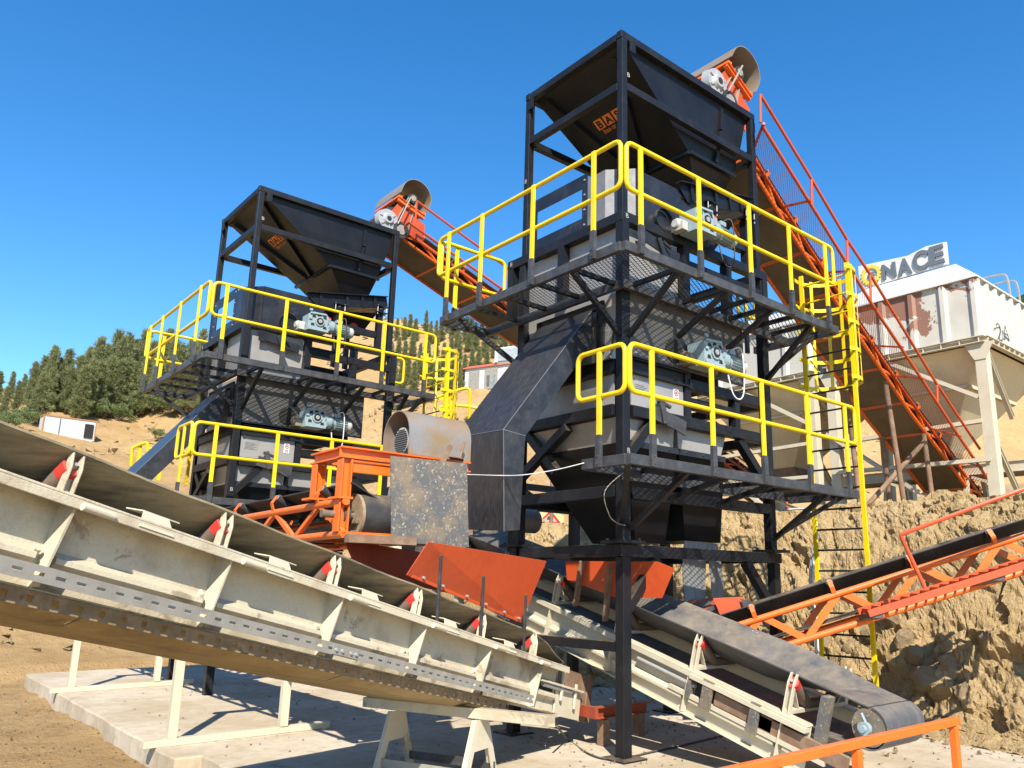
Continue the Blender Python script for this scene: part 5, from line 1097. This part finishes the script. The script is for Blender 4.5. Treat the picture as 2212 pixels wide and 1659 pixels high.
# cabins on the hill
def cabin(px, py, wpx, hpx, dpx, ang, label, roof, trim, doors, cat='cabin', name='site_cabin'):
    p, dd_ = hit(px, py); s = dd_/1726; C = thing(name, label, cat, p); p = p+V((0, 0, -.1))
    xd = V((math.cos(ang), math.sin(ang), 0)); yd = V((-xd.y, xd.x, 0)); w_, h_, d_ = wpx*s, hpx*s, dpx*s; z = V((0, 0, 1))
    def q(x, y, k): return p+xd*x+yd*y+z*k
    def bx(mb, x0, x1, y0, y1, z0, z1): return mb.add([q(x, y, k) for x in (x0, x1) for y in (y0, y1) for k in (z0, z1)], [(0, 1, 3, 2), (4, 6, 7, 5), (0, 4, 5, 1), (2, 3, 7, 6), (0, 2, 6, 4), (1, 5, 7, 3)])
    bx(MB(), 0, w_, 0, d_, -1., h_).build('wall', 'white', C)
    if roof: MB().loft([[q(x, -.1*h_, h_*.98), q(x, d_*.5, h_*1.3), q(x, d_+.1, h_*.98), q(x, d_*.5, h_*1.1)] for x in (-.06*w_, w_*1.05)]).build('roof', roof, C)
    if trim:
        t = MB(); k = .045*h_
        bx(t, -k*.4, k, -.03, .0, 0, h_); bx(t, w_-k, w_+k*.4, -.03, .0, 0, h_); bx(t, k+.001, w_-k-.001, -.03, .0, h_-k, h_+k*.5); bx(t, -.03, -.001, .01, d_, h_-k, h_+k*.5); t.build('trim', trim, C)
    for x0, x1, z0, z1, m in doors: bx(MB(), x0*w_, x1*w_, -.05, -.035, z0*h_, z1*h_).build('door' if z0 < .1 else 'window', m, C)
    return C, q, w_, h_, d_
cabin(90, 930, 103, 40, 34, R(3), 'small white cabin with brown corner trim and an open dark doorway below the trees', None, 'brown_trim', [(.78, .95, .0, .78, 'dark'), (.30, .31, .05, .95, 'spray')])
cabin(1003, 842, 190, 50, 60, R(-68), 'white shed with a red sloping roof half hidden by the slanting chute', 'roofred', None, [(.06, .20, 0., .85, 'galv'), (.27, .44, 0., .9, 'galv'), (.30, .34, .1, .6, 'glass'), (.37, .41, .1, .6, 'glass')], 'shed', 'site_shed')
C, q, w_, h_, d_ = cabin(1066, 842, 80, 98, 60, R(-66), 'white raised cabin with a dusty window in front of the red-roofed shed', None, None, [(.12, .72, .68, .95, 'glass'), (.10, .76, .62, .65, 'galv'), (.0, 1., .36, .375, 'dark')])
# truss of black steel and grey drum seen through the gap under the nearer tower
q = thing('steel_gantry', 'black steel lattice gantry behind the funnel of the nearer tower', 'gantry', (1.2, 4.2, 0))
za, zb_ = onY(1150, 1053, 4.2).z, onY(1150, 1097, 4.2).z
b = MB(); b.bar((-.2, 4.2, za), (3.2, 4.2, za), .1, .1); b.bar((-.2, 4.2, zb_), (3.2, 4.2, zb_), .1, .1)
for x in (.55, 1.6, 2.6): b.bar((x, 4.2, zb_), (x, 4.2, za), .09, .09); b.bar((x-.05, 4.2, zb_+.03), (x-.7, 4.2, za-.03), .06, .06)
b.build('lattice', 'black', q)
for x in (-.1, 3.1): MB().box(x-.07, x+.07, 4.13, 4.27, 0, za).build('leg', 'black', q)
q = thing('return_drum', 'rusty grey drum seen beside the foot of the slanting chute', 'drum', (.2, 2.6, 0))
c = onY(1128, 1125, 2.6); MB().cyl(c-V((.3, 0, 0)), c+V((.22, 0, 0)), .16, 22).build('drum', 'rustroll', q, smooth='auto')
MB().box(c.x-.2, c.x-.08, 2.55, 2.65, 0, c.z-.15).build('stand', 'black', q)
# ------------------------------------------------------------------ trees and shrubs
def pine(seed, h):
    rnd = random.Random(seed); T = thing('pine_tree', 'dense green pine on the hillside', 'tree'); t = MB(); P = []
    for i in range(7): P.append(V((.10*h*.1*math.sin(i*1.3+seed), .01*h*math.cos(i*1.1+seed), h*i/6*.97)))
    n = 8; secs = [[p+V((math.cos(2*math.pi*k/n), math.sin(2*math.pi*k/n), 0))*(.035*h*(1-i/6.4)+.01) for k in range(n)] for i, p in enumerate(P)]
    t.loft(secs)
    cr = MB()
    def tuft(c, ax, s):
        for _ in range(11):
            d = (ax*.9+V((rnd.gauss(0, .6), rnd.gauss(0, .6), rnd.gauss(.25, .6)))).normalized(); sd_ = d.cross(V((rnd.gauss(0, 1), rnd.gauss(0, 1), rnd.gauss(0, 1)))).normalized()*s*.075
            m = c+d*s*.55; cr.add([c, m+sd_, c+d*s*1.1, m-sd_], [(0, 1, 2, 3)])
    nb = 105
    for b_ in range(nb):
        f = (b_+rnd.random())/nb; z = h*(.06+.92*f); rad = h*.235*(1-f)**.85*(.6+.55*rnd.random())*(.78+.3*math.sin(f*22+seed)); az = b_*2.399+rnd.gauss(0, .3)
        d = V((math.cos(az), math.sin(az), .28+.5*f)).normalized(); o = V((0, 0, z))
        if b_ % 3 == 0: t.bar(o, o+d*rad*.8, .012*h*.4, .012*h*.4)
        for k in range(4+int(rad/h*28)):
            u = (.25+.8*rnd.random()); tuft(o+d*rad*u+V((rnd.gauss(0, .028*h), rnd.gauss(0, .028*h), rnd.gauss(0, .022*h))), d, h*.062*(.7+.6*rnd.random()))
    for k in range(7): tuft(V((0, 0, h*(.93+.01*k))), V((0, 0, 1)), h*.06)
    t.build('trunk', 'trunk', T); cr.build('crown', 'pine', T, fix=False); return T
def shrub(seed, r):
    rnd = random.Random(seed); T = thing('shrub', 'rounded green shrub on the bare slope', 'shrub'); cr = MB(); t = MB()
    for k in range(9):
        d = V((rnd.gauss(0, .6), rnd.gauss(0, .6), 1)).normalized(); t.bar((0, 0, -.05), d*r*.7, .03*r, .03*r)
    for k in range(26):
        c = V((rnd.gauss(0, .42), rnd.gauss(0, .42), .35+abs(rnd.gauss(0, .33))))*r
        for _ in range(70):
            d = V((rnd.gauss(0, 1), rnd.gauss(0, 1), rnd.gauss(0, 1))).normalized(); p = c+d*r*.24*rnd.random()**.4; a = d.cross(V((rnd.gauss(0, 1), rnd.gauss(0, 1), 1))).normalized()*r*.055; e = (d*.4+V((0, 0, .5))).normalized()*r*.09
            cr.add([p, p+a+e*.5, p+e, p-a+e*.5], [(0, 1, 2, 3)])
    t.build('stem', 'trunk', T); cr.build('leaves', 'bush', T, fix=False); return T
pines = [pine(s, 6.) for s in (1, 2, 3, 4)]; shrubs = [shrub(s, 1.) for s in (21, 22, 23)]
index_kids(); used = set()
def plant(protos, i, loc, sc, rz, label, group, sx=1.):
    o = protos[i % len(protos)]
    if o.name in used: o = copy_tree(o)
    used.add(o.name); o.location = loc; o.scale = (sc*sx, sc*sx, sc); o.rotation_euler = (0, 0, rz); o['label'] = label; o['group'] = group
    return o
rnd = random.Random(5)
def stand(tops, basey, label, group, push=0., seed=0):
    for i, (px, py) in enumerate(tops):
        p, t = hit(px, basey+rnd.uniform(-6, 6)); d = ray(px, basey)
        p = p+V((d.x, d.y, 0)).normalized()*(push+rnd.uniform(0, 3)); p.z = H(p.x, p.y); dep = (p-CAMP).dot(FW)
        zt = (CAMP+ray(px, py)*dep).z; hgt = max(1.5, zt-p.z); plant(pines, i+seed, p, hgt/6., rnd.uniform(0, 6.28), label, group, rnd.uniform(.72, 1.02))
stand([(-12, 800), (16, 842), (42, 808), (62, 778), (82, 765), (98, 742), (116, 770), (132, 750), (160, 764), (178, 745), (196, 720), (214, 738), (234, 706), (247, 725), (259, 713), (277, 728), (294, 706), (318, 733), (332, 722), (345, 704), (362, 728), (378, 740), (400, 722), (420, 704), (450, 740)], 884, 'tall green pine in the tree belt left of the farther tower', 'pines behind the farther tower')
stand([(5, 850), (30, 832), (56, 815), (80, 800), (100, 790), (118, 796), (138, 790), (150, 805), (170, 785), (186, 772), (206, 775), (226, 765), (246, 772), (262, 768), (276, 778), (306, 770), (330, 772), (365, 775), (400, 778), (430, 770)], 900, 'lower pine at the near edge of the belt of trees behind the farther tower', 'low pines behind the farther tower', -1.5, 2)
stand([(838, 735), (852, 705), (868, 688), (880, 705), (893, 720), (915, 726), (926, 712), (938, 695), (950, 705), (962, 698), (974, 705), (985, 688), (1004, 682), (1014, 700), (1024, 702), (1038, 712), (1050, 710), (1062, 722), (1075, 718), (1100, 726), (1120, 735)], 800, 'tall green pine on the slope between the two towers', 'pines between the towers', 3., 1)
stand([(842, 765), (858, 745), (872, 738), (888, 745), (905, 742), (922, 748), (940, 735), (956, 742), (972, 738), (990, 740), (1008, 738), (1025, 745), (1045, 750), (1065, 755), (1085, 760)], 815, 'pine in the middle of the wood between the two towers', 'middle pines between the towers', 1., 2)
stand([(850, 785), (866, 775), (880, 770), (893, 778), (905, 772), (918, 780), (930, 768), (942, 775), (955, 770), (966, 778), (978, 768), (990, 775), (1002, 772), (1018, 778), (1032, 782), (1050, 785), (1070, 790)], 833, 'lower pine at the edge of the wood between the two towers', 'low pines between the towers', -1., 3)
for i, (px, py, s) in enumerate(((222, 905, 30), (250, 908, 30), (275, 898, 32), (300, 892, 22), (350, 888, 30), (385, 886, 26), (45, 912, 24), (12, 925, 30))):
    p, t = hit(px, py); plant(shrubs, i, p, s*t/1726*1.05, i*1.7, 'light green broad-leaved bush at the foot of the left tree belt', 'bushes below the left tree belt', 1.25)
for i, (px, py, s, lab) in enumerate(((335, 945, 17, 'small bright green shrub alone on the bare slope beside the slanting chute'), (865, 930, 22, 'grey-green shrub on the slope just right of the farther tower'), (838, 890, 18, 'green shrub seen behind the legs of the farther tower'), (985, 838, 16, 'low shrub beside the white shed wall'), (928, 870, 14, 'low green shrub behind the yellow ladder cage of the farther tower'), (1010, 912, 10, 'small shrub under the farther tower ladder'))):
    p, t = hit(px, py); plant(shrubs, i+1, p, s*t/1726, i*2.1, lab, 'shrubs on the bare slope', 1.2)
# far scrub-covered hill behind the bins
mb = MB(); n = 60; c = atD(2740, 900, 210)
for i in range(n+1):
    for j in range(n+1):
        x, y = (i/n-.5)*2, (j/n-.5)*2; rr = math.hypot(x, y); hgt = 67*max(0, 1-rr)**.95; hgt += 3.2*noise.fractal(V((x*11, y*11, 2)), .7, 2, 5)*min(1, hgt/8)
        mb.v.append(V((c.x+x*125, c.y+y*125, c.z-4+hgt)))
mb.f = [(i*(n+1)+j, (i+1)*(n+1)+j, (i+1)*(n+1)+j+1, i*(n+1)+j+1) for i in range(n) for j in range(n)]
structure(mb.build('hills', 'scrub', smooth=True, fix=False))['label'] = 'far hill covered with green scrub behind the storage bin'
